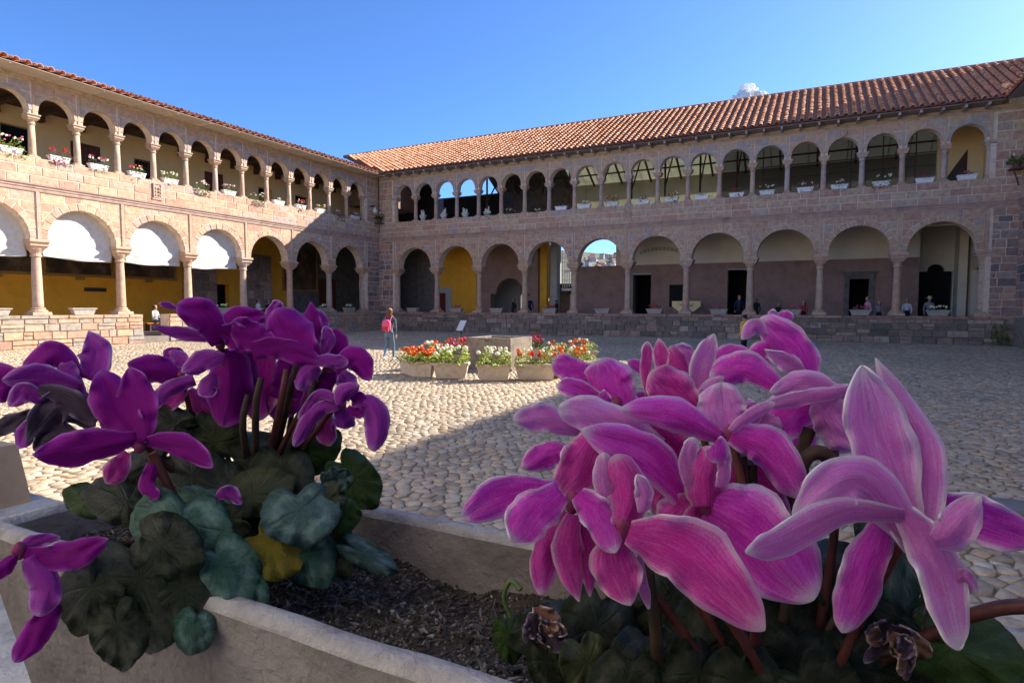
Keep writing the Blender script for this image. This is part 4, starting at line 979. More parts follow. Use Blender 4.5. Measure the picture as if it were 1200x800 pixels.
me = bpy.data.meshes.new('soil_crumbs'); me.from_pydata([tuple(v) for v in VV], [], FF); me.materials.append(MATS['soil_bits']); a_ = me.attributes.new('rnd', 'FLOAT', 'FACE'); a_.data.foreach_set('value', AA)
o = obj('soil_crumbs', me, soil); o['kind'] = 'stuff'

# ------------------------------------------------------------------ purple cyclamen (left end of the trough)
PL = Plant('cyclamen_plant', 'deep purple cyclamen with marbled teal and dark leaves at the trough\'s end', (28.615, -35.425, SZ))
pu, vi, wi = 'petal_purple', 'petal_violet', 'petal_wither'
D = .47
PL.flower((164, 524), D-.015, [
    ([(166, 522), (136, 480), (117, 437)], 29, 0, .012, {'cup': .35, 'tilt': .2}), ([(168, 520), (163, 477), (152, 433)], 24, -.004, .006, {'cup': .35, 'tilt': -.25}),
    ([(160, 515), (100, 526), (40, 536)], 21, -.004, -.03, {'cup': .3, 'tilt': -.35}), ([(172, 519), (212, 522), (250, 549)], 15, -.002, -.025, {'tilt': .3}),
    ([(180, 546), (173, 570), (185, 587)], 9, -.006, -.015, {'kind': 's'}), ([(150, 532), (138, 552), (125, 568)], 15, .01, .012, {'mat': 'petal_rose'})], pu, foot=None)
PL.stem([at(178, 533, D-.02), at(200, 575, D-.012), at(226, 622, D+.0)], .0034)
PL.flower((100, 470), D+.02, [
    ([(103, 447), (113, 418), (104, 390)], 21, .01, .02, {'kind': 'p', 'mat': vi, 'cup': .25}), ([(96, 446), (64, 418), (26, 436)], 16, .005, -.005, {'tilt': .3}),
    ([(96, 456), (50, 444), (3, 448)], 15, -.005, -.02, {'mat': vi, 'tilt': -.3}), ([(40, 452), (0, 452), (-34, 472)], 24, .012, 0, {}),
    ([(50, 474), (30, 462), (11, 479)], 13, -.012, -.02, {'mat': vi}), ([(46, 488), (32, 510), (22, 528)], 12, -.006, -.012, {'mat': vi}),
    ([(112, 500), (70, 478), (32, 520)], 22, -.01, -.014, {'mat': wi, 'wave': .4, 'cup': .5}), ([(46, 458), (85, 472), (112, 502)], 14, -.016, -.012, {'mat': wi, 'wave': .2}), ([(95, 515), (65, 512), (40, 530)], 16, -.012, -.012, {'mat': wi, 'wave': .5}),
    ([(38, 485), (12, 500), (-14, 510)], 11, .0, -.01, {'mat': wi}), ([(98, 470), (80, 440), (72, 428)], 14, -.004, .0, {'mat': vi})], pu)
PL.flower((212, 444), D+.06, [
    ([(214, 446), (188, 436), (150, 428)], 17, 0, -.02, {'tilt': .3}), ([(214, 440), (207, 424), (192, 413)], 13, .012, .02, {'mat': pu}), ([(222, 438), (215, 425), (198, 414)], 9, .0, .012, {'mat': vi}),
    ([(228, 446), (198, 458), (175, 482)], 9, -.01, -.024, {'mat': vi, 'kind': 's'}), ([(218, 452), (200, 470), (168, 487)], 14, .005, .004, {'mat': 'petal_rose'}), ([(222, 458), (236, 478), (252, 492)], 14, .012, .016, {'mat': 'petal_rose'}),
    ([(190, 482), (196, 496), (192, 512)], 11, .02, .024, {'mat': vi})], pu)
PL.flower((258, 404), D+.04, [
    ([(257, 404), (243, 376), (207, 360)], 19, -.004, -.03, {'kind': 'b', 'tilt': .45}), ([(250, 398), (215, 393), (177, 384)], 8, .0, -.015, {'mat': vi, 'kind': 'p'}), ([(207, 364), (197, 360), (186, 358)], 4, -.028, -.032, {'mat': vi}),
    ([(258, 388), (278, 396), (295, 414)], 17, -.012, -.012, {'mat': pu, 'cup': -.3}), ([(264, 420), (240, 424), (213, 437)], 13, -.014, -.024, {'mat': vi}),
    ([(264, 410), (272, 450), (262, 502)], 28, .006, .012, {'kind': 'b'}), ([(252, 440), (245, 455), (248, 467)], 13, -.012, -.016, {'mat': vi}), ([(262, 405), (275, 380), (312, 372)], 18, .01, .02, {})], pu)
PL.flower((352, 418), D+.045, [
    ([(322, 408), (296, 396), (272, 378)], 18, -.016, -.018, {'kind': 'b'}), ([(316, 384), (320, 368), (329, 355)], 9, .012, .012, {'mat': vi, 'kind': 's'}),
    ([(369, 424), (345, 398), (322, 364)], 25, -.016, -.01, {'kind': 'b', 'cup': .3, 'tilt': .2}), ([(366, 408), (366, 380), (364, 355)], 12, .006, .014, {'kind': 'p'}), ([(373, 406), (377, 384), (372, 364)], 10, .012, .018, {'mat': vi}),
    ([(376, 420), (384, 402), (381, 383)], 9, -.004, 0, {'mat': vi}), ([(386, 424), (398, 405), (388, 386)], 11, .004, .008, {}), ([(296, 412), (332, 410), (374, 426)], 13, -.02, -.02, {'kind': 's'}),
    ([(312, 415), (306, 450), (302, 494)], 24, .02, .03, {'kind': 'b', 'mat': 'petal_rose'}), ([(340, 420), (338, 455), (322, 492)], 24, .014, .024, {'kind': 'b'}), ([(290, 410), (282, 445), (284, 480)], 22, .012, .02, {'kind': 'b'}),
    ([(355, 425), (352, 450), (345, 470)], 14, .01, .012, {'kind': 'b'})], pu)
PL.flower((386, 430), D+.035, [
    ([(392, 430), (418, 420), (433, 447)], 15, 0, -.014, {'cup': .4}), ([(374, 430), (362, 438), (350, 458)], 14, -.01, -.012, {'mat': vi, 'kind': 'b'}), ([(372, 424), (390, 424), (408, 426)], 8, -.012, -.014, {'mat': vi, 'kind': 's'}),
    ([(388, 434), (376, 456), (356, 480)], 15, .004, .008, {'kind': 'b'}), ([(396, 432), (398, 440), (396, 452)], 12, .012, .014, {'mat': 'petal_rose'})], pu)
PL.flower((400, 474), D+.02, [
    ([(414, 480), (434, 476), (442, 500), (438, 529)], 15, -.002, -.02, {'mat': vi, 'kind': 'b', 'cup': .6}), ([(398, 476), (402, 462), (421, 452)], 10, -.01, -.014, {'mat': vi}), ([(404, 470), (407, 452), (404, 436)], 12, .008, .014, {'mat': vi, 'kind': 'b'}),
    ([(398, 480), (404, 492), (405, 503)], 13, .004, .008, {'mat': vi, 'kind': 'b'}), ([(396, 474), (370, 484), (345, 524)], 9, -.004, .004, {'mat': vi, 'kind': 's'}), ([(394, 468), (374, 464), (350, 492)], 6, -.006, .004, {'mat': vi, 'kind': 's'}),
    ([(412, 470), (420, 466), (430, 471)], 7, -.002, -.006, {}), ([(408, 478), (418, 484), (428, 486)], 7, -.012, -.014, {})], pu, hook=.03)
PL.flower((384, 484), D+.05, [([(384, 484), (380, 505), (388, 523)], 10, -.004, -.004, {'mat': 'petal_rose', 'kind': 'b', 'cup': .9}), ([(386, 484), (388, 505), (388, 521)], 7, .004, .004, {'mat': 'petal_rose', 'kind': 'b', 'cup': -.9})], pu, hook=.02)
PL.flower((24, 648), .40, [
    ([(30, 651), (76, 656), (128, 634)], 18, .0, -.012, {'tilt': -.3}), ([(34, 656), (54, 690), (46, 724)], 19, -.006, -.014, {'kind': 'b', 'mat': vi}), ([(70, 706), (50, 735), (19, 778)], 16, .01, -.004, {'kind': 'b'}),
    ([(20, 654), (6, 668), (-10, 682)], 10, -.004, -.012, {}), ([(20, 648), (42, 636), (72, 632)], 8, .006, .01, {'mat': vi}), ([(48, 700), (66, 712), (80, 690)], 12, .016, .02, {})], pu, stem=False)
PL.stem([PL.root, at(140, 640, .45), at(90, 650, .41), at(40, 652, .402)], .003)
for c, d in (((330, 470), .5), ((345, 440), .5), ((300, 480), .5), ((285, 500), .51), ((362, 470), .5)):
    PL.stem([PL.root+Vector((rnd.uniform(-.02, .02), rnd.uniform(-.02, .02), 0)), (at(*c, d)+PL.root)/2+Vector((0, 0, .01)), at(*c, d), at(c[0]+6, c[1]-36, d)], .0032, rnd.choice(['stem_brown', 'stem_red']))
for a_ in [((215, 612), .43, 56, 100, 'leaf_teal', .82, 1.08, 0, -.5), ((262, 665), .415, 50, 60, 'leaf_teal', .95, .85, .2, -.4), ((318, 640), .44, 42, 40, 'leaf_yellow', .9, .95, .2, -.6), ((352, 598), .445, 50, 80, 'leaf_blue', .75, .95, 0, -.7),
           ((362, 650), .45, 42, 60, 'leaf_teal', .9, .8, .2, -.3), ((298, 580), .47, 46, -20, 'leaf_olive', .95, .62, 0, -.9), ((360, 530), .53, 38, -30, 'leaf_green', 1.0, .8, 0, -.3), ((412, 558), .52, 40, 50, 'leaf_green', 1.0, .7, .3, -.3),
           ((400, 605), .47, 26, -10, 'leaf_green', .8, .8, .2, -.4), ((425, 648), .455, 40, 28, 'leaf_blue', 1.0, .42, .2, -.4), ((250, 520), .53, 46, 250, 'leaf_olive', .7, .9, 0, -.2), ((205, 500), .52, 36, 200, 'leaf_dark', 1, .6, 0, -.4),
           ((270, 612), .45, 44, 170, 'leaf_olive', .7, .6, 0, -.9), ((165, 680), .40, 78, 75, 'leaf_dark', .95, .95, .1, -.15), ((110, 690), .395, 52, 110, 'leaf_dark', .95, .75, -.2, -.15), ((215, 690), .405, 60, 80, 'leaf_dark', .95, .9, .2, -.2),
           ((105, 590), .50, 34, 200, 'leaf_green', .8, .6, 0, -.6), ((150, 590), .48, 50, 190, 'leaf_dark', .9, .6, 0, -.8), ((225, 560), .49, 56, 30, 'leaf_dark', .9, .7, 0, -.7), ((300, 545), .52, 56, 10, 'leaf_dark', 1, .7, 0, -.6),
           ((260, 590), .48, 60, 60, 'leaf_dark', 1, .8, 0, -.6), ((330, 560), .50, 50, 90, 'leaf_dark', 1, .8, 0, -.6), ((180, 545), .51, 40, 150, 'leaf_dark', 1, .6, 0, -.5), ((240, 480), .55, 34, 300, 'leaf_dark', 1, .6, 0, -.2), ((395, 640), .465, 34, 70, 'leaf_dark', 1, .7, 0, -.4),
           ((235, 585), .47, 48, 20, 'leaf_teal', .95, .35, 0, -.9), ((140, 735), .39, 44, 80, 'leaf_dark', 1, .8, 0, -.1), ((230, 735), .395, 36, 100, 'leaf_teal', .8, .7, 0, -.1), ((190, 640), .405, 50, 20, 'leaf_dark', .9, .8, 0, -.4), ((290, 690), .42, 34, 60, 'leaf_teal', .9, .7, 0, -.3), ((385, 585), .46, 30, 150, 'leaf_olive', .9, .6, 0, -.5)]:
    PL.leaf(a_[0], a_[1], a_[2], a_[3], a_[4], a_[5], a_[6], a_[7], a_[8], cup=rnd.uniform(-.4, -.1), wave=rnd.uniform(.05, .13))
for k in range(7): petal(PL.e, [(395+rnd.uniform(-4, 4), 578), (395+10*math.cos(k*.9), 566+6*math.sin(k*.9)), (395+20*math.cos(k*.9), 562+15*math.sin(k*.9))], 8, .49, .48, 'leaf_blue', kind='b', name='young_leaf')
petal(PL.e, [(255, 585), (268, 578), (284, 592)], 9, .46, .455, 'petal_violet', wave=.5, name='fallen_petal')

# ------------------------------------------------------------------ pink cyclamen (near the middle of the trough)
PR = Plant('cyclamen_plant', 'bright pink cyclamen with pale-edged petals and dark leaves in the trough', (29.075, -35.440, SZ))
pk, pa, ro = 'petal_pink', 'petal_pale', 'petal_rose'
N = .285
PR.flower((1064, 632), N, [
    ([(1076, 640), (1037, 530), (1010, 426)], 40, 0, .016, {'mat': pa, 'cup': .4, 'tilt': .25}), ([(1082, 642), (1078, 530), (1026, 417)], 30, .006, .022, {'mat': pa, 'cup': .3, 'tilt': -.4, 'kind': 'p'}),
    ([(1078, 634), (1008, 560), (930, 606)], 30, -.004, -.03, {'mat': pa, 'cup': .4, 'tilt': .3, 'kind': 'b'}), ([(1060, 600), (985, 598), (915, 632), (875, 645)], 20, -.012, -.05, {'mat': pa, 'cup': .5, 'tilt': -.5}),
    ([(1038, 606), (1014, 665), (988, 738)], 27, .0, -.01, {'mat': pk, 'kind': 'b', 'cup': .3}), ([(1060, 598), (1098, 655), (1126, 758)], 27, -.012, -.03, {'mat': pa, 'kind': 'b', 'cup': -.45}),
    ([(1096, 632), (1118, 618), (1149, 578)], 26, -.03, -.038, {'mat': pa, 'cup': .5}), ([(1090, 582), (1150, 606), (1222, 632)], 28, .012, .02, {'mat': pk, 'tilt': .2}), ([(1118, 690), (1130, 670), (1146, 692)], 9, -.018, -.02, {'mat': pa})], pk)
PR.flower((975, 464), N+.07, [
    ([(992, 462), (945, 446), (902, 458)], 15, .0, -.012, {'mat': pa, 'tilt': .3}), ([(996, 454), (945, 464), (893, 473)], 9, -.012, -.026, {'mat': pa, 'cup': .4, 'kind': 'b'}),
    ([(972, 466), (925, 480), (890, 516)], 28, .004, .0, {'mat': pk, 'kind': 'b'}), ([(962, 466), (978, 490), (1006, 524)], 27, -.006, -.008, {'mat': pa, 'kind': 'b', 'cup': .4}), ([(952, 480), (942, 515), (930, 542)], 15, .02, .028, {'mat': pk}), ([(1000, 456), (985, 456), (968, 462)], 8, -.008, -.004, {'mat': pk, 'kind': 's'})], pk)
PR.flower((936, 436), N+.115, [
    ([(950, 446), (932, 408), (890, 372)], 23, 0, .0, {'kind': 'b', 'tilt': .2}), ([(898, 392), (884, 380), (869, 396)], 9, -.012, -.02, {'mat': pa}), ([(946, 440), (922, 424), (896, 408)], 12, -.012, -.02, {'mat': pa, 'kind': 'p'}),
    ([(908, 402), (888, 415), (902, 438)], 13, .004, .006, {'mat': pk}), ([(912, 380), (918, 370), (930, 370)], 8, .02, .022, {'mat': pk}), ([(908, 378), (906, 368), (900, 364)], 6, .02, .022, {'mat': pa})], pk)
PR.flower((856, 508), N+.045, [
    ([(856, 508), (848, 482), (846, 447)], 29, 0, .012, {'mat': pa, 'kind': 'b', 'cup': .45}), ([(846, 512), (795, 486), (728, 478)], 20, -.004, -.01, {'mat': pk, 'tilt': .4}), ([(856, 504), (880, 484), (908, 471)], 7, -.012, -.014, {'mat': pa, 'kind': 'b'}),
    ([(858, 506), (902, 524), (942, 580)], 24, -.008, -.018, {'mat': pk, 'kind': 'b', 'tilt': .2}), ([(862, 540), (850, 575), (842, 605)], 26, .012, .02, {'mat': ro, 'kind': 'b'}), ([(884, 540), (900, 580), (908, 620)], 25, .018, .026, {'mat': ro, 'kind': 'b'}),
    ([(872, 498), (884, 484), (876, 470)], 12, .016, .02, {'mat': pk}), ([(880, 520), (905, 545), (915, 560)], 16, .014, .016, {'mat': pk})], pk)
PR.flower((812, 478), N+.095, [
    ([(814, 474), (822, 432), (837, 390)], 15, .0, .008, {'mat': pa, 'kind': 'o'}), ([(798, 464), (780, 430), (772, 396)], 12, .012, .02, {'mat': ro}), ([(803, 460), (796, 430), (786, 404)], 12, .006, .012, {'mat': ro}),
    ([(762, 462), (757, 430), (759, 400)], 7, -.004, .0, {'mat': ro, 'kind': 's'}), ([(815, 482), (788, 456), (762, 436)], 25, -.014, -.018, {'mat': ro, 'kind': 'b', 'cup': .4}), ([(836, 432), (852, 414), (886, 418)], 13, .02, .024, {'mat': pk}),
    ([(912, 450), (872, 428), (832, 440)], 19, -.006, -.004, {'mat': pk, 'kind': 'b', 'tilt': .3}), ([(812, 436), (806, 416), (790, 404)], 11, .016, .02, {'mat': pa}), ([(760, 442), (750, 430), (736, 421)], 7, .004, .004, {'mat': pk}), ([(812, 480), (826, 460), (848, 440)], 10, -.012, -.008, {'mat': pa})], ro)
PR.flower((722, 474), N+.105, [
    ([(738, 480), (716, 452), (702, 420)], 29, 0, .008, {'mat': pk, 'kind': 'b', 'cup': .35}), ([(704, 444), (672, 434), (648, 422)], 16, .012, .012, {'mat': pk, 'kind': 'b'}), ([(706, 470), (678, 456), (653, 452)], 12, -.01, -.016, {'mat': pk, 'kind': 'b', 'tilt': .4}),
    ([(720, 482), (710, 470), (707, 456)], 8, -.016, -.02, {'mat': pk}), ([(735, 472), (752, 466), (768, 470)], 9, .014, .016, {'mat': pk})], pk)
PR.flower((690, 530), N+.045, [
    ([(680, 504), (640, 490), (602, 489)], 18, .016, .012, {'mat': pa, 'tilt': .2}), ([(774, 524), (712, 492), (655, 478)], 23, .006, .0, {'mat': pa, 'kind': 'b', 'tilt': .35}), ([(806, 590), (758, 534), (682, 503)], 27, -.012, -.035, {'mat': pk, 'tilt': .4, 'cup': .3}),
    ([(668, 530), (642, 532), (612, 547)], 17, .012, .008, {'mat': pk}), ([(700, 508), (685, 540), (656, 580)], 27, -.004, -.012, {'mat': ro, 'kind': 'b', 'cup': .4}), ([(730, 500), (735, 520), (728, 545)], 20, .01, .012, {'mat': ro, 'kind': 'b'}), ([(770, 500), (790, 520), (806, 545)], 22, .018, .02, {'mat': ro, 'kind': 'b'})], pk)
PR.flower((672, 588), N+.02, [
    ([(655, 573), (598, 580), (541, 606)], 25, -.002, -.012, {'mat': pk, 'tilt': .2}), ([(658, 576), (628, 600), (602, 634)], 27, -.012, -.03, {'mat': pk, 'kind': 'b'}), ([(667, 600), (643, 645), (635, 696)], 19, .0, -.006, {'mat': ro, 'cup': .45}),
    ([(673, 602), (666, 650), (680, 704)], 19, -.008, -.012, {'mat': ro, 'cup': .45, 'kind': 'p'}), ([(682, 604), (690, 650), (693, 698)], 13, -.004, -.006, {'mat': ro, 'kind': 'p'}), ([(678, 578), (700, 600), (722, 646)], 20, -.018, -.034, {'mat': pk, 'kind': 'b', 'cup': -.3})], ro)
PR.flower((730, 616), N-.005, [
    ([(730, 616), (736, 575), (722, 532)], 24, -.002, .004, {'mat': ro, 'kind': 'b', 'cup': .6}), ([(716, 600), (708, 565), (708, 530)], 11, .006, .01, {'mat': pa, 'kind': 's'}), ([(738, 622), (806, 646), (898, 736)], 42, -.01, -.035, {'mat': ro, 'tilt': .35, 'cup': .25}),
    ([(720, 618), (722, 660), (740, 708)], 29, .01, .004, {'mat': ro, 'kind': 'o'}), ([(750, 645), (754, 680), (762, 712)], 6, .012, .012, {'mat': pa}), ([(752, 600), (756, 580), (748, 555)], 11, -.008, -.006, {'mat': pa})], ro)
PR.flower((828, 588), N+.012, [
    ([(828, 592), (828, 560), (838, 522)], 23, -.004, -.002, {'mat': ro, 'kind': 's', 'cup': .7}), ([(815, 575), (806, 540), (814, 512)], 10, .002, .004, {'mat': pa, 'kind': 's'}), ([(836, 520), (842, 526), (838, 540)], 14, -.014, -.016, {'mat': pk, 'kind': 's'}), ([(845, 570), (850, 545), (846, 520)], 8, -.012, -.012, {'mat': pa, 'kind': 's'}),
    ([(832, 590), (885, 622), (955, 700)], 50, -.002, -.02, {'mat': pk, 'kind': 'b', 'tilt': .25, 'cup': .2}), ([(820, 590), (800, 602), (780, 622)], 27, .012, .012, {'mat': ro, 'kind': 'b'}), ([(832, 596), (820, 606), (822, 628)], 20, .01, .008, {'mat': ro, 'kind': 'b'})], ro)
PR.flower((815, 560), N+.055, [
    ([(802, 540), (790, 575), (768, 602)], 27, 0, .004, {'mat': ro, 'kind': 'b'}), ([(858, 556), (880, 590), (892, 626)], 29, .004, .01, {'mat': ro, 'kind': 'b'}), ([(762, 515), (774, 545), (796, 566)], 24, .004, .006, {'mat': pk, 'kind': 'b'}),
    ([(700, 600), (712, 635), (704, 668)], 17, .0, .0, {'mat': ro, 'kind': 'b'}), ([(872, 470), (892, 492), (916, 500)], 15, .012, .012, {'mat': pa, 'kind': 'b'}), ([(790, 470), (770, 490), (742, 500)], 16, .02, .02, {'mat': ro, 'kind': 'b'})], ro, stem=False)
for p_ in ([(755, 640, .31), (768, 720, .32), (790, 810, .34)], [(880, 540, .335), (884, 640, .35), (886, 760, .37)], [(950, 500, .36), (930, 560, .365), (905, 700, .38)], [(868, 530, .33), (872, 600, .34), (860, 740, .36)]):
    PR.stem([at(*q) for q in p_]+[PR.root], .0034, 'stem_brown')
PR.stem([at(1230, 706, .30), at(1160, 712, .31), at(1085, 745, .33), PR.root], .0036, 'stem_red')
PR.stem([at(985, 548, .34), at(962, 528, .335), at(942, 540, .335), at(938, 585, .34), PR.root], .004, 'stem_brown')
for a_ in [((1042, 630), .335, 62, 75, 'leaf_blue', 1.15, .62, .2, -.1), ((1120, 755), .32, 78, 20, 'leaf_green', 1.0, .62, .0, -.7), ((930, 770), .33, 62, 100, 'leaf_dark', .9, 1.0, 0, -.3), ((960, 690), .36, 70, 60, 'leaf_dark', 1, 1, 0, -.3), ((860, 740), .35, 76, 80, 'leaf_dark', 1, 1, 0, -.3),
           ((700, 735), .36, 58, 100, 'leaf_dark', 1.2, .8, 0, -.4), ((650, 735), .37, 46, 160, 'leaf_dark', 1, .7, 0, -.6), ((690, 775), .335, 46, 70, 'leaf_olive', 1.0, .7, 0, -.3), ((760, 780), .33, 60, 90, 'leaf_dark', 1.1, .8, 0, -.2), ((820, 790), .32, 56, 120, 'leaf_dark', 1, .8, 0, -.2),
           ((597, 742), .385, 30, 80, 'leaf_green', 1.0, .6, 0, -.3), ((640, 775), .35, 34, 70, 'leaf_dark', 1.2, .6, 0, -.3), ((1010, 690), .36, 60, 40, 'leaf_dark', 1, .8, 0, -.4), ((1000, 780), .33, 60, 90, 'leaf_dark', 1, .9, 0, -.3), ((900, 680), .38, 70, 90, 'leaf_dark', 1, 1, 0, -.3), ((790, 700), .38, 70, 90, 'leaf_dark', 1, 1, 0, -.3),
           ((1080, 760), .345, 60, 60, 'leaf_dark', 1, .8, 0, -.4), ((1060, 790), .33, 60, 90, 'leaf_dark', 1, .8, 0, -.4), ((870, 800), .31, 60, 90, 'leaf_dark', 1, .8, 0, -.3), ((1080, 725), .36, 40, 120, 'leaf_green', 1, .5, 0, -.4), ((735, 800), .31, 50, 100, 'leaf_dark', 1, .9, 0, -.2), ((950, 810), .31, 60, 60, 'leaf_dark', 1, 1, 0, -.2)]:
    PR.leaf(a_[0], a_[1], a_[2], a_[3], a_[4], a_[5], a_[6], a_[7], a_[8], cup=rnd.uniform(-.4, -.1), wave=rnd.uniform(.05, .13))
# withered blooms hanging at the plant's foot
for c, d, n_ in (((1052, 738), .31, 10), ((625, 720), .36, 8)):
    for k in range(n_):
        a_ = rnd.uniform(.4, 2.7); l = rnd.uniform(25, 50); x, y = c[0]+rnd.uniform(-14, 14), c[1]+rnd.uniform(-10, 10)
        petal(PR.e, [(x, y), (x+math.cos(a_)*l*.5+rnd.uniform(-6, 6), y+math.sin(a_)*l*.5), (x+math.cos(a_)*l+rnd.uniform(-10, 10), y+math.sin(a_)*l)], rnd.uniform(7, 13), d+rnd.uniform(-.01, .01), d+rnd.uniform(-.015, .01), rnd.choice(['petal_tan', 'petal_tan', 'petal_wither']), kind='b', wave=.6, cup=rnd.uniform(-.8, .8), name='withered_petal')
PR.stem([at(612, 690, .38), at(600, 680, .385), at(592, 700, .387), at(600, 722, .386)], .0016, 'stem_green', 'tendril')
PR.stem([at(1092, 660, .33), at(1080, 680, .33), at(1084, 705, .33), at(1072, 720, .33)], .0009, 'stem_brown', 'tendril')
PR.stem([at(1096, 680, .33), at(1096, 700, .33), at(1088, 718, .33), at(1082, 735, .33)], .0009, 'stem_brown', 'tendril')
for k in range(40):
    x = rs.uniform(TX0+.25, TX0+.7); y = rs.uniform(TY0+.03, TY1-.03)
# ------------------------------------------------------------------ geraniums in boxes
simple('g_leaf', (.13, .21, .04), .6, .4, 30); simple('g_leaf_pale', (.36, .42, .07), .6, .35, 30); simple('g_leaf_grey', (.17, .19, .14), .7, .3, 30)
for n_, c in (('red', (.62, .03, .02)), ('orange', (.80, .17, .02)), ('pink', (.62, .12, .24)), ('white', (.84, .84, .62)), ('magenta', (.50, .05, .20))): simple('bloom_'+n_, c, .6, .15, 40)
def bush(root, L, Wd, H, seed, blooms, leafm='g_leaf', nl=150, nb=9, trail=0, lr=.045, br=.05, zb=0):
    """foliage: many leaf blades through the plant's volume; each bloom a head of small florets"""
    r_ = random.Random(seed); V = []; F = []
    def blade(c, sz):
        a, b_ = r_.uniform(0, 6.28), r_.uniform(-.9, .9); ax = Vector((math.cos(a), math.sin(a), b_)).normalized(); up = Vector((r_.uniform(-.6, .6), r_.uniform(-.6, .6), 1)).normalized(); bx_ = ax.cross(up).normalized(); n = len(V); w_ = sz*.55
        V.extend([c-ax*sz*.6, c+bx_*w_-ax*sz*.1, c+ax*sz*.7+up*sz*.1, c-bx_*w_-ax*sz*.1, c+up*sz*.16]); F.extend([(n, n+1, n+4), (n+1, n+2, n+4), (n+2, n+3, n+4), (n+3, n, n+4)])
    for k in range(int(nl*2.0)):
        t = r_.uniform(-.5, .5); lump = .65+.35*math.sin(t*11+seed); x = t*L; y = r_.gauss(0, .42)*Wd; z = zb+H*lump*r_.random()**.7*max(.25, 1-(y/Wd)**2*.6)
        if trail and r_.random() < trail: y = -Wd*.6-r_.uniform(0, .08); z = zb-r_.uniform(0, .38)
        blade(Vector((x, y, z)), lr*r_.uniform(.6, 1.3))
    obj('foliage', mesh('foliage', V, F, leafm), root)
    for k in range(int(nb*1.5)):
        cname = blooms[k % len(blooms)]; t = r_.uniform(-.46, .46); c = Vector((t*L, r_.uniform(-.5, .35)*Wd, zb+H*r_.uniform(.6, 1.12)))
        if trail and r_.random() < trail: c = Vector((t*L, -Wd*.6-.08, zb-r_.uniform(0, .32)))
        V = []; F = []
        for q in range(9):
            d = Vector((r_.gauss(0, 1), r_.gauss(0, 1), r_.gauss(.2, .8))).normalized(); p = c+d*br*.7; n = len(V); a = d.orthogonal().normalized(); b_ = d.cross(a); s_ = br*.62
            V += [p+a*s_, p+b_*s_, p-a*s_, p-b_*s_, p+d*s_*.5]; F += [(n, n+1, n+4), (n+1, n+2, n+4), (n+2, n+3, n+4), (n+3, n, n+4)]
        obj('bloom', mesh('bloom', V, F, 'bloom_'+cname), root)
def box_mesh(L, Wd, H, mat, lip=.03, taper=.86):
    s = MB(); s.frus((0, 0), (L/2*taper, Wd/2*taper), (L/2, Wd/2), 0, H*.82); s.frus((0, 0), (L/2+lip, Wd/2+lip), (L/2+lip, Wd/2+lip), H*.82, H*.97, cap=False)
    s.frus((0, 0), (L/2+lip, Wd/2+lip), (L/2-.02, Wd/2-.02), H*.97, H, cap=False)
    body = mesh('box_body', s.V, s.F, mat); s = MB(); s.frus((0, 0), (L/2-.02, Wd/2-.02), (L/2-.02, Wd/2-.02), H*.84, H*.93); return body, mesh('soil', s.V, s.F, 'soil')
BXU = box_mesh(.78, .24, .24, 'white_box', .02); BXS = box_mesh(.95, .32, .30, 'trough_stone', .035, .8)
ORD = 'first second third fourth fifth sixth seventh eighth ninth tenth eleventh twelfth thirteenth fourteenth fifteenth sixteenth seventeenth eighteenth nineteenth twentieth'.split()
def put_box(bm_, loc, rz, label, group, name='flower_box', cat='planter'):
    e = empty(name, loc, rz, label, cat, group); obj('box_body', bm_[0], e); obj('soil', bm_[1], e); return e
def put_plant(loc, rz, label, group, **kw):
    e = empty('geranium_plant', loc, rz, label, 'plant', group); bush(e, **kw); return e
# gallery of wing A (counted from the corner): blooms, box shown?, trailing, size
GA = {1: (['pink', 'white'], 1, .1, .7), 2: (['pink', 'white'], 0, .5, 1), 3: (['white', 'red'], 1, .1, 1), 4: (['orange', 'red', 'white'], 1, .2, 1), 5: (['white'], 1, 0, .5), 6: (['white', 'white', 'pink'], 0, .4, 1.3), 7: (['white', 'pink'], 1, .1, 1),
      8: (['white', 'white', 'pink'], 0, .5, 1.3), 9: (['white'], 1, .1, 1), 10: (['red', 'pink', 'white'], 1, .1, 1), 11: (['pink', 'white'], 1, .25, 1.1), 12: (['red', 'red', 'pink'], 1, .35, 1.2), 13: (['white', 'white', 'pink'], 1, .3, 1.4), 14: (['white', 'pink'], 1, .2, 1)}
cn = {'white': 'white', 'pink': 'pink', 'red': 'red', 'orange': 'orange', 'magenta': 'magenta'}
def words_(bl): 
    s_ = []; [s_.append(b_) for b_ in bl if b_ not in s_]; return ' and '.join(s_)
for k, (bl, bxs, trl, sz) in GA.items():
    um = (upA[k-1]+upA[k])/2; off = rnd.uniform(-.12, .12); loc = MA(um+off, -.12, ZS); rz = math.pi/2
    if bxs: put_box(BXU, loc, rz, f'white flower box in the sunlit gallery, {ORD[k-1]} arch from the corner', 'flower boxes in the sunlit gallery')
    put_plant((loc[0], loc[1], loc[2]+(.2 if bxs else .02)), rz, f'{words_(bl)} geranium in the sunlit gallery, {ORD[k-1]} arch from the corner', 'geraniums in the sunlit gallery', L=.8*min(1.2, sz), Wd=.24, H=.34*sz, seed=100+k, blooms=bl, leafm=rnd.choice(['g_leaf', 'g_leaf_pale', 'g_leaf_grey']), nl=int(130*sz), nb=int(11*sz), trail=trl)
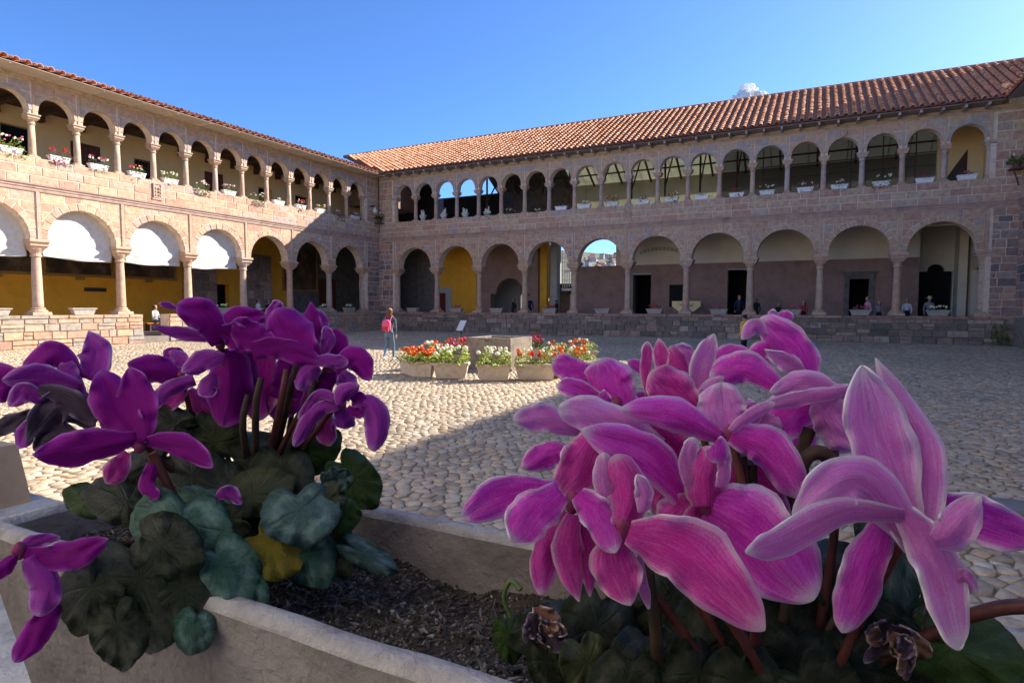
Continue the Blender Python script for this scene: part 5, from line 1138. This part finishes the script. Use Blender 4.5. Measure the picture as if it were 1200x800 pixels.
GB = {5: (['white'], 0, .1, .7), 6: (['white', 'pink'], 0, .2, .9), 7: (['white'], 0, .3, .5), 8: (['pink'], 1, 0, .4), 9: (['white'], 1, .1, .7), 10: (['red', 'white'], 1, .2, 1.2), 11: (['red', 'white'], 1, .05, .8), 12: (['red', 'white'], 1, .3, 1.1), 13: (['white'], 1, 0, .4), 14: (['red', 'magenta'], 1, .1, .9), 15: (['white', 'white', 'red'], 1, .15, 1),
      16: (['white', 'pink'], 1, .15, 1), 17: (['white', 'pink'], 1, .2, .8), 18: (['white', 'red'], 1, .4, 1.2), 19: (['red', 'magenta'], 1, 0, .5), 20: (['pink', 'magenta'], 1, 0, .6)}
for k, (bl, bxs, trl, sz) in GB.items():
    um = (upB[k-1]+upB[k])/2; off = rnd.uniform(-.15, .15); loc = MBm(um+off, -.1, ZS); rz = 0
    if bxs: put_box(BXU, loc, rz, f'white flower box in the shaded gallery, {ORD[k-1]} arch from the corner', 'flower boxes in the shaded gallery')
    put_plant((loc[0], loc[1], loc[2]+(.2 if bxs else .02)), rz, f'{words_(bl)} geranium in the shaded gallery, {ORD[k-1]} arch from the corner', 'geraniums in the shaded gallery', L=.8*min(1.1, sz), Wd=.24, H=.32*sz, seed=200+k, blooms=bl, nl=int(110*sz), nb=int(9*sz), trail=trl)
# stone troughs on the ledges
LB = {1: (484, None), 2: (535, ['pink', 'magenta']), 3: (582, None), 4: (644, ['red']), 5: (706, None), 6: (767, ['red']), 7: (842, ['pink']), 8: (927, ['pink']), 9: (1008, ['pink', 'pink', 'red']), 10: (1099, ['white', 'white'])}
for k, (px, bl) in LB.items():
    p = onpl(px, 362, 1, .12); loc = (p.x, .12, ZL)
    put_box(BXS, loc, 0, f'stone ledge trough in the shaded arcade, {ORD[k-1]} lower arch from the corner', 'stone troughs on the shaded ledge', 'ledge_trough')
    if bl: put_plant((p.x, .12, ZL+.26), 0, f'{words_(bl)} flowers in the shaded arcade, {ORD[k-1]} lower arch from the corner', 'plants on the shaded ledge', L=.8, Wd=.26, H=.22, seed=300+k, blooms=bl, leafm='g_leaf', nl=60, nb=10)
for k, (px, bl) in {1: (409, ['white']), 2: (377, ['white']), 4: (260, ['white', 'white']), 6: (97, None), 7: (-6, None)}.items():
    p = onpl(px, 366, 0, -.15); loc = (-.15, p.y, ZL)
    put_box(BXS, loc, math.pi/2, f'stone ledge trough in the sunlit arcade, {ORD[k-1]} lower arch from the corner', 'stone troughs on the sunlit ledge', 'ledge_trough')
    if bl: put_plant((-.15, p.y, ZL+.27), math.pi/2, f'white flowers in the sunlit arcade, {ORD[k-1]} lower arch from the corner', 'plants on the sunlit ledge', L=.8, Wd=.26, H=.22, seed=330+k, blooms=bl, nl=60, nb=8)
# ------------------------------------------------------------------ well and its ring of planters
well = empty('stone_well', (20.95, -20.35, 0), 0, 'square carved stone well basin amid the flower troughs', 'well')
s = MB(); HW = .93
for a, b_ in (((-.72, -.72, 0), (.72, -.56, HW)), ((-.72, .56, 0), (.72, .72, HW)), ((-.72, -.559, 0), (-.56, .559, HW)), ((.56, -.559, 0), (.72, .559, HW))): s.box(a, b_)
stone('well_stone', [(.25, .20, .155), (.28, .225, .175)], dirt=((.17, .14, .12), 2.2, .55)); o = s.build('basin', 'well_stone', well); md = o.modifiers.new('edge', 'BEVEL'); md.width = .015; md.segments = 2
s = MB(); s.box((-.56, -.56, .3), (.56, .56, .34)); s.build('basin_floor', 'black_void', well)
s = MB(); s.box((-.8, -.8, 0), (.8, .8, .10)); s.build('plinth', 'well_stone', well)
s = MB(); s.lathe((-.05, -.73, HW-.1), [(.0, 0), (.05, .01), (.06, .06), (.04, .1)], 8); s.build('spout', 'well_stone', well)
def court_trough(px0, py0, px1, py1, bl, H, label, seed, leafm='g_leaf_pale', nb=18, nl=220, wd=.42):
    a = onpl(px0, py0, 2, .03); b_ = onpl(px1, py1, 2, .03); d = b_-a; L = d.length; rz = math.atan2(d.y, d.x); nn = Vector((-d.y, d.x, 0)).normalized()
    c = (a+b_)/2+nn*wd/2; c.z = .03
    bm_ = box_mesh(L, wd, .40, 'court_trough', .03, .84)
    put_box(bm_, c, rz, f'stone flower trough {label}', 'stone troughs around the well', 'court_trough')
    put_plant((c.x, c.y, .37), rz, f'{bl[0]} geraniums, trough {label}', 'geraniums around the well', L=L*1.02, Wd=wd*1.1, H=H, seed=seed, blooms=bl, leafm=leafm, nl=nl, nb=nb, lr=.055, br=.06)
simple('court_trough', (.52, .42, .33), .9, .2, 8, .5, .01)
court_trough(468, 437, 482, 442, ['red', 'orange', 'orange'], .36, 'of tall red flowers nearest the walking woman', 1, nb=16)
court_trough(480, 442, 506, 443, ['red', 'orange', 'orange'], .34, 'of red and orange blooms beside the white-flowered one', 2, nb=18, nl=320)
court_trough(508, 444, 548, 444, ['white', 'white'], .42, 'of white blooms next to the orange ones', 3, nb=11, nl=330)
court_trough(559, 446, 598, 446, ['white', 'white'], .42, 'of white blooms in front of the well', 4, nb=11, nl=330)
court_trough(604, 445, 652, 445, ['red', 'orange', 'white'], .40, 'by the lit corner of the well', 5, nb=12, nl=260)
court_trough(655, 443, 700, 438, ['orange', 'orange', 'white'], .40, 'of tall orange blooms at the end away from the walking woman', 6, nb=16, nl=330)
court_trough(520, 431, 550, 431, ['pink', 'orange', 'red'], .48, 'of pink blooms behind the white-flowered one', 7, nb=18)
court_trough(490, 433, 518, 433, ['orange', 'white'], .40, 'tucked behind the red and orange blooms', 8, nb=12, nl=300)
court_trough(618, 421, 638, 421, ['magenta', 'red'], .40, 'of dark crimson blooms behind the well', 9, leafm='g_leaf', nb=12)
court_trough(640, 428, 700, 425, ['orange', 'white', 'orange'], .38, 'on the far side of the well', 10, nb=14, nl=330)
# ------------------------------------------------------------------ small sign on the court
sg = empty('information_sign', (13.6, -10.5, 0), R(-20), 'small pale tilted sign plate on a thin post in the court', 'sign')
s = MB(); s.tube([(0, 0, 0), (0, 0, .75)], .02, 6); s.build('post', 'metal_dark', sg)
s = MB(); s.add([(-.24, -.13, .62), (.24, -.13, .62), (.24, .16, 1.12), (-.24, .16, 1.12), (-.24, -.11, .61), (.24, -.11, .61), (.24, .18, 1.11), (-.24, .18, 1.11)], [(0, 1, 2, 3), (4, 5, 6, 7), (0, 1, 5, 4), (1, 2, 6, 5), (2, 3, 7, 6), (3, 0, 4, 7)]); s.build('plate', 'metal_white', sg)
# display board in the shaded arcade
p = onpl(804, 350, 1, 2.2); db = empty('display_board', (p.x, 2.2, FB), 0, 'cream display board with cut lower corners standing behind the ledge', 'board')
simple('board_cream', (.90, .68, .30), .6, .1, 8); simple('board_mark', (.42, .36, .20), .6, .3, 6)
s = MB(); P = [(-.86, 2.17), (-.86, 1.85), (-.42, 1.5), (.42, 1.5), (.86, 1.85), (.86, 2.17)]; P = [(x, z-FB+.0) for x, z in P]; n = 6
s.add([(x, y, z) for y in (-.04, .04) for x, z in P], [(0, 1, 2, 3, 4, 5), (6, 7, 8, 9, 10, 11)]+[(i, (i+1) % 6, 6+(i+1) % 6, 6+i) for i in range(6)]); s.build('panel', 'board_cream', db)
s = MB()
for x0, z0, x1, z1 in ((-.55, 1.30, .55, 1.34), (-.4, 1.18, -.1, 1.26), (.1, 1.12, .42, 1.26), (-.15, 1.0, .2, 1.1)): s.box((x0, -.05, z0-.0), (x1, -.041, z1))
s.build('print', 'board_mark', db)
for x in (-.3, .3): s = MB(); s.tube([(x, 0, 0), (x, 0, .8)], .03, 6); s.build('leg', 'metal_dark', db)
# carved fragments shown in the far gallery bays
for k in (1, 2, 3, 4):
    um = (upB[k-1]+upB[k])/2+.1; e = empty('carved_fragment', (um, 2.0+.2*k, ZS-.5), 0, f'pale carved stone finial on display behind the {ORD[k-1]} gallery arch', 'sculpture', 'carved stones on display')
    s = MB(); s.lathe((0, 0, 0), [(.28, 0), (.26, .5), (.14, .62), (.13, .9), (.2, 1.0)], 8); s.build('stand', 'metal_white', e)
    s = MB(); r_ = random.Random(k)
    for q in range(7): s.frus((r_.uniform(-.16, .16), 0), (.07, .06), (.05, .05), 1.0, 1.35+r_.uniform(0, .35), n=6)
    s.frus((0, 0), (.16, .1), (.26, .12), 1.0, 1.25); s.build('carving', 'metal_white', e)
# brackets with plants at the two court corners
def bracket(loc, dirx, label, seed, lab2, leafm, blooms):
    e = empty('plant_bracket', loc, 0, label, 'bracket', 'corner plant brackets'); s = MB(); s.box((-.42 if dirx < 0 else -.1, -.42, -.05), (.1 if dirx < 0 else .42, .1, 0)); s.build('shelf', 'iron_rust', e)
    s = MB(); s.tube([(dirx*.3, -.3, -.05), (dirx*.12, -.12, -.45), (0.02*dirx, -.02, -.75)], .03, 6); s.build('strut', 'iron_rust', e)
    s = MB(); s.frus((dirx*.16, -.16), (.13, .13), (.17, .17), 0, .26, n=10); s.build('pot', 'iron_rust', e)
    q = empty('potted_fern', (loc[0]+dirx*.16, loc[1]-.16, loc[2]+.22), 0, lab2, 'plant', 'corner plants'); bush(q, L=.7, Wd=.4, H=.45, seed=seed, blooms=blooms, leafm=leafm, nl=170, nb=2, lr=.07)
simple('fern_dry', (.10, .08, .05), .8, .3, 20)
bracket((.12, -.12, 7.95), 1, 'rusty shelf bracket in the corner where the sunlit wing begins', 41, 'brownish dry fern on the shelf in the corner by the floodlight', 'fern_dry', ['white'])
bracket((LX-.12, -.12, 8.25), -1, 'rusty shelf bracket in the corner by the last gallery arch', 42, 'bright green fern on the shelf by the last gallery arch', 'g_leaf', ['white'])
cr = empty('creeper', (LX-.55, -.2, 0), 0, 'green creeper climbing the stone corner pier beside the last lower arch', 'plant'); bush(cr, L=.7, Wd=.22, H=1.3, seed=43, blooms=['white'], leafm='g_leaf', nl=260, nb=0, lr=.06)
V = []; 
# ------------------------------------------------------------------ people
simple('skin', (.46, .27, .19), .55, .06, 30); simple('skin_dark', (.30, .17, .11), .55, .06, 30)
for n_, c in dict(jeans=(.10, .16, .24), navy=(.015, .022, .06), black=(.015, .015, .017), white=(.72, .72, .70), yellow=(.70, .50, .02), grey=(.22, .23, .25), red=(.45, .04, .05), teal=(.05, .09, .11), pinkc=(.60, .30, .38), brown=(.14, .07, .04), hairb=(.02, .014, .011), hair=(.13, .055, .025), straw=(.62, .50, .30), shoe=(.7, .7, .68), hot=(.78, .10, .22)).items(): simple('c_'+n_, c, .75, .14, 25)
def person(loc, rz, label, top, legs, hair, skin='skin', H=1.66, pose='stand', hairlen=0, shoes='c_black', sleeves=True, seat=.46, extra=None):
    """one continuous body from tapered limbs, remeshed; faces take cloth or skin by the nearest bone"""
    k = H/1.7; B = []
    def bone(a, b_, r0, r1, m_): B.append((Vector(a)*k, Vector(b_)*k, r0*k, r1*k, m_))
    sit = pose.startswith('sit'); hz = seat/k+.09 if sit else .92; lean = .06 if pose == 'walk' else 0
    hip = Vector((0, 0, hz)); sh = Vector((0, lean, hz+.50)); neck = Vector((0, lean+.01, hz+.58)); head = Vector((0, lean+.03, hz+.70))
    bone(hip, hip+Vector((0, lean*.4, .22)), .135, .12, top if sit else legs); bone(hip+Vector((0, lean*.4, .16)), sh-Vector((0, 0, .08)), .125, .15, top)
    bone(sh+Vector((-.13, 0, -.03)), sh+Vector((.13, 0, -.03)), .075, .075, top); bone(sh-Vector((0, 0, .02)), neck+Vector((0, .01, .03)), .06, .05, skin)
    bone(head-Vector((0, -.012, .05)), head+Vector((0, 0, .055)), .078, .092, skin); bone(head+Vector((0, .07, -.02)), head+Vector((0, .105, -.03)), .018, .016, skin)
    for s_ in (-1, 1):
        bone(head+Vector((s_*.085, -.01, -.005)), head+Vector((s_*.1, -.015, -.01)), .02, .015, skin)
        if sit:
            kn = hip+Vector((s_*.11, .42, .02)); an = Vector((s_*.11, .40+.05*s_, .08)); 
        elif pose == 'walk': kn = Vector((s_*.085, .16 if s_ > 0 else .06, .50)); an = Vector((s_*.085, .16 if s_ > 0 else -.22, .09 if s_ > 0 else .14))
        else: kn = Vector((s_*.09, .02, .50)); an = Vector((s_*.10, 0, .08))
        bone(hip+Vector((s_*.085, 0, -.02)), kn, .088, .058, legs); bone(kn, an, .057, .038, legs); bone(an+Vector((0, -.03, -.03)), an+Vector((s_*.015, .15, -.045)), .036, .028, shoes)
        s0 = sh+Vector((s_*.19, 0, -.05))
        if pose == 'sit_read' or pose == 'hold': elb = s0+Vector((s_*.05, .06, -.27)); ha = s0+Vector((-s_*.06, .30, -.20))
        elif pose == 'walk': elb = s0+Vector((s_*.06, -.05*s_, -.28)); ha = elb+Vector((s_*.0, .10 if s_ < 0 else .02, -.23))
        else: elb = s0+Vector((s_*.06, -.02, -.28)); ha = elb+Vector((-s_*.01, .09, -.22))
        bone(s0, elb, .052, .042, top); bone(elb, ha, .04, .028, top if sleeves else skin)
        dr_ = (ha-elb).normalized(); bone(ha, ha+dr_*.07, .034, .03, skin)
        for q in range(4): bone(ha+dr_*.06+Vector((0, (q-1.5)*.016, 0)), ha+dr_*(.145-.012*abs(q-1.5))+Vector((-s_*.01, (q-1.5)*.018, 0)), .011, .009, skin)
        bone(ha+dr_*.02+Vector((0, .03, 0)), ha+dr_*.08+Vector((0, .055, 0)), .012, .01, skin)
    bm = bmesh.new()
    for a, b_, r0, r1, m_ in B:
        d = b_-a; L = max(d.length, 1e-4); q = Vector((0, 0, 1)).rotation_difference(d).to_matrix().to_4x4()
        bmesh.ops.create_cone(bm, segments=10, radius1=r0, radius2=r1, depth=L, cap_ends=True, matrix=Matrix.Translation((a+b_)/2) @ q)
        for c, rr in ((a, r0), (b_, r1)): bmesh.ops.create_icosphere(bm, subdivisions=1 if rr < .02 else 2, radius=rr, matrix=Matrix.Translation(c))
    me = bpy.data.meshes.new('tmp'); bm.to_mesh(me); bm.free(); t = bpy.data.objects.new('tmp', me); col.objects.link(t)
    md = t.modifiers.new('r', 'REMESH'); md.mode = 'VOXEL'; md.voxel_size = .014*k; sm = t.modifiers.new('s', 'SMOOTH'); sm.iterations = 3; sm.factor = .5
    dg = bpy.context.evaluated_depsgraph_get(); body = bpy.data.meshes.new_from_object(t.evaluated_get(dg)); bpy.data.objects.remove(t); body.name = 'body'
    ms = []; [ms.append(x[4]) for x in B if x[4] not in ms]; body.materials.clear(); [body.materials.append(MATS[x]) for x in ms]
    n = len(body.polygons); C = np.zeros(n*3); body.polygons.foreach_get('center', C); C = C.reshape(-1, 3); best = np.full(n, 1e9); idx = np.zeros(n, int)
    for a, b_, r0, r1, m_ in B:
        A_, D_ = np.array(a), np.array(b_-a); t_ = np.clip(((C-A_)@D_)/max(D_@D_, 1e-9), 0, 1); dist = np.linalg.norm(C-(A_+t_[:, None]*D_), axis=1)-(r0+(r1-r0)*t_); u_ = dist < best; best[u_] = dist[u_]; idx[u_] = ms.index(m_)
    body.polygons.foreach_set('material_index', idx); body.polygons.foreach_set('use_smooth', [True]*n); body.update()
    e = empty('person', loc, rz, label, 'person', None); obj('body', body, e)
    # hair: a shell over the skull, falling behind when long; face left free
    bm = bmesh.new(); hc = head*k
    bmesh.ops.create_icosphere(bm, subdivisions=3, radius=.104*k, matrix=Matrix.Translation(hc+Vector((0, -.012, .022))*k))
    for v in list(bm.verts):
        d = v.co-hc
        if d.y > .045*k and d.z < .05*k: v.co.y = hc.y+.02*k; v.co.x *= .8
        elif d.z < -.02*k and hairlen == 0: v.co.z = hc.z-.03*k
        if hairlen and d.z < .0 and d.y < .02*k:
            f = min(1, -d.z/(.08*k)); v.co.z = hc.z-f*hairlen; v.co.y = min(v.co.y, hc.y-.02)-f*.06*k; v.co.x *= 1+.35*f
    for v in bm.verts: v.co += Vector((mnoise.noise(v.co*40), mnoise.noise(v.co*40+Vector((5, 0, 0))), 0))*.006
    hm_ = bpy.data.meshes.new('hair'); bm.to_mesh(hm_); bm.free(); hm_.materials.append(MATS[hair]); hm_.polygons.foreach_set('use_smooth', [True]*len(hm_.polygons)); obj('hair', hm_, e)
    for s_ in (-1, 1): s = MB(); s.lathe((s_*.034*k, hc.y+.078*k, hc.z+.012*k), [(.002, -.008), (.01, 0), (.002, .008)], 6); s.build('eye', 'c_black', e)
    s = MB(); s.box((-.022*k, hc.y+.076*k, hc.z-.052*k), (.022*k, hc.y+.086*k, hc.z-.044*k)); s.build('mouth', 'c_brown', e)
    e['k'] = k; e['hz'] = hz; del e['k']; del e['hz']
    return e, k, hz, sh*k, hc
def hat(e, hc, k, mat, brim):
    s = MB(); s.lathe((0, hc.y, hc.z+.05*k), [(brim, 0), (brim, .012), (.1*k, .02), (.098*k, .09), (.06*k, .12), (.01, .122)], 16); return smooth_angle(s.build('hat', mat, e))
# the woman crossing the court
face = math.atan2(.30, .95)
e, k, hz, sh, hc = person((16.67, -20.06, .035), R(12), 'woman walking away in dark jacket and jeans, long brown hair, pink backpack', 'c_teal', 'c_jeans', 'c_hair', H=1.66, pose='walk', hairlen=.26, shoes='c_shoe')
bp = empty('backpack', (16.67, -20.06, .035), R(12), 'bright pink and red backpack worn by the walking woman', 'backpack')
bm = bmesh.new(); bmesh.ops.create_cube(bm, size=1, matrix=Matrix.Translation((0, sh.y-.22, sh.z-.24)) @ Matrix.Diagonal((.30, .17, .40, 1))); bmesh.ops.subdivide_edges(bm, edges=bm.edges[:], cuts=3, use_grid_fill=True)
c0 = Vector((0, sh.y-.22, sh.z-.24))
for v in bm.verts:
    d = v.co-c0; q = Vector((d.x/.15, d.y/.085, d.z/.20)); l = (abs(q.x)**3+abs(q.y)**3+abs(q.z)**3)**(1/3); v.co = c0+Vector((d.x, d.y, d.z))/max(l, 1e-6)*max(abs(q.x), abs(q.y), abs(q.z))
me = bpy.data.meshes.new('pack_body'); bm.to_mesh(me); bm.free(); me.materials.append(MATS['c_hot']); me.polygons.foreach_set('use_smooth', [True]*len(me.polygons)); obj('pack_body', me, bp)
s = MB(); s.box((-.11, sh.y-.335, sh.z-.42), (.11, sh.y-.28, sh.z-.27)); s.build('pocket', 'c_red', bp)
for s_ in (-1, 1): s = MB(); s.tube(path([(s_*.1, sh.y-.16, sh.z-.08), (s_*.11, sh.y-.02, sh.z+.075), (s_*.12, sh.y+.12, sh.z-.08), (s_*.12, sh.y+.06, sh.z-.3)]), .016, 6); s.build('strap', 'c_hot', bp)
person((27.0, -13.1, .035), R(60), 'person in a yellow vest and dark trousers standing on the cobbles', 'c_yellow', 'c_black', 'c_hairb', H=1.5, hairlen=.06)
# seated man on the orange bench in the gap of the low wall
bn = empty('bench', (-2.4, -15.1, FA), 0, 'low orange wooden bench by the ochre wall', 'bench'); simple('bench_orange', (.52, .16, .03), .5, .2, 6)
s = MB(); s.box((-.25, -1.2, .40), (.25, 1.2, .45)); s.build('seat', 'bench_orange', bn)
for y in (-1.0, 1.0): s = MB(); s.box((-.2, y-.04, 0), (.2, y+.04, .40)); s.build('leg', 'dark_wood', bn)
e, k, hz, sh, hc = person((-2.4, -15.72, FA), R(-70), 'man in white shirt and jeans seated on the orange bench', 'c_white', 'c_jeans', 'c_hairb', pose='sit_read', H=1.7, shoes='c_shoe')
def in_arcade(px, py_head, v, label, top, legs='c_black', hair='c_hairb', rz=180, pose='stand', H=None, hl=0, hatm=None, skin='skin'):
    p = onpl(px, py_head, 1, v); H = H or max(1.3, min(1.85, p.z-FB+.02)); return person((p.x, v, FB), R(rz), label, top, legs, hair, H=H, pose=pose, hairlen=hl, skin=skin)
in_arcade(602, 350, 1.6, 'person all in black behind the ledge, beside the pale inner arch', 'c_black', rz=150, skin='skin_dark')
in_arcade(620, 348, 1.6, 'man in a navy suit behind the ledge near the yellow pier', 'c_navy', rz=200)
in_arcade(652, 352, 2.4, 'dark-clothed person bending by the stairs in the fourth lower arch', 'c_black', rz=90)
in_arcade(866, 346, 1.4, 'person in a dark blue jacket with pale collar by the dark doorway', 'c_navy', rz=200)
in_arcade(886, 349, 1.6, 'person in black with a dark cap beside the column by the doorway', 'c_black', rz=160, skin='skin_dark')
in_arcade(912, 357, 1.5, 'dark-haired person sitting low behind the ledge, eighth lower arch', 'c_black', rz=180, hl=.1)
in_arcade(942, 352, 1.3, 'person with long black hair and a red top behind the ledge', 'c_red', rz=150, hl=.28)
e, k, hz, sh, hc = in_arcade(1017, 347, 1.5, 'person in a pale pink top leaning by the stone-framed doorway', 'c_pinkc', rz=120, hair='c_hair')
in_arcade(1030, 352, 1.4, 'person with long black hair in a grey jacket by the framed doorway', 'c_grey', rz=180, hl=.3)
in_arcade(1063, 349, 1.7, 'person in white half hidden by the column next to the last arch', 'c_white', rz=150)
e, k, hz, sh, hc = in_arcade(1089, 346, 1.6, 'person in a grey jacket and straw hat in the last lower arch', 'c_grey', rz=190, H=1.62); hat(e, hc, k, 'c_straw', .19)
p = onpl(302, 352, 0, -1.6); person((-1.6, p.y, FA), R(-60), 'person in a white shirt leaning in the third lower arch of the sunlit wing', 'c_white', 'c_black', 'c_hairb', H=1.72, pose='hold')
p = onpl(314, 354, 0, -2.2); person((-2.2, p.y, FA), R(-90), 'person in dark clothes standing behind the one in a white shirt', 'c_black', 'c_black', 'c_hairb', H=1.68)
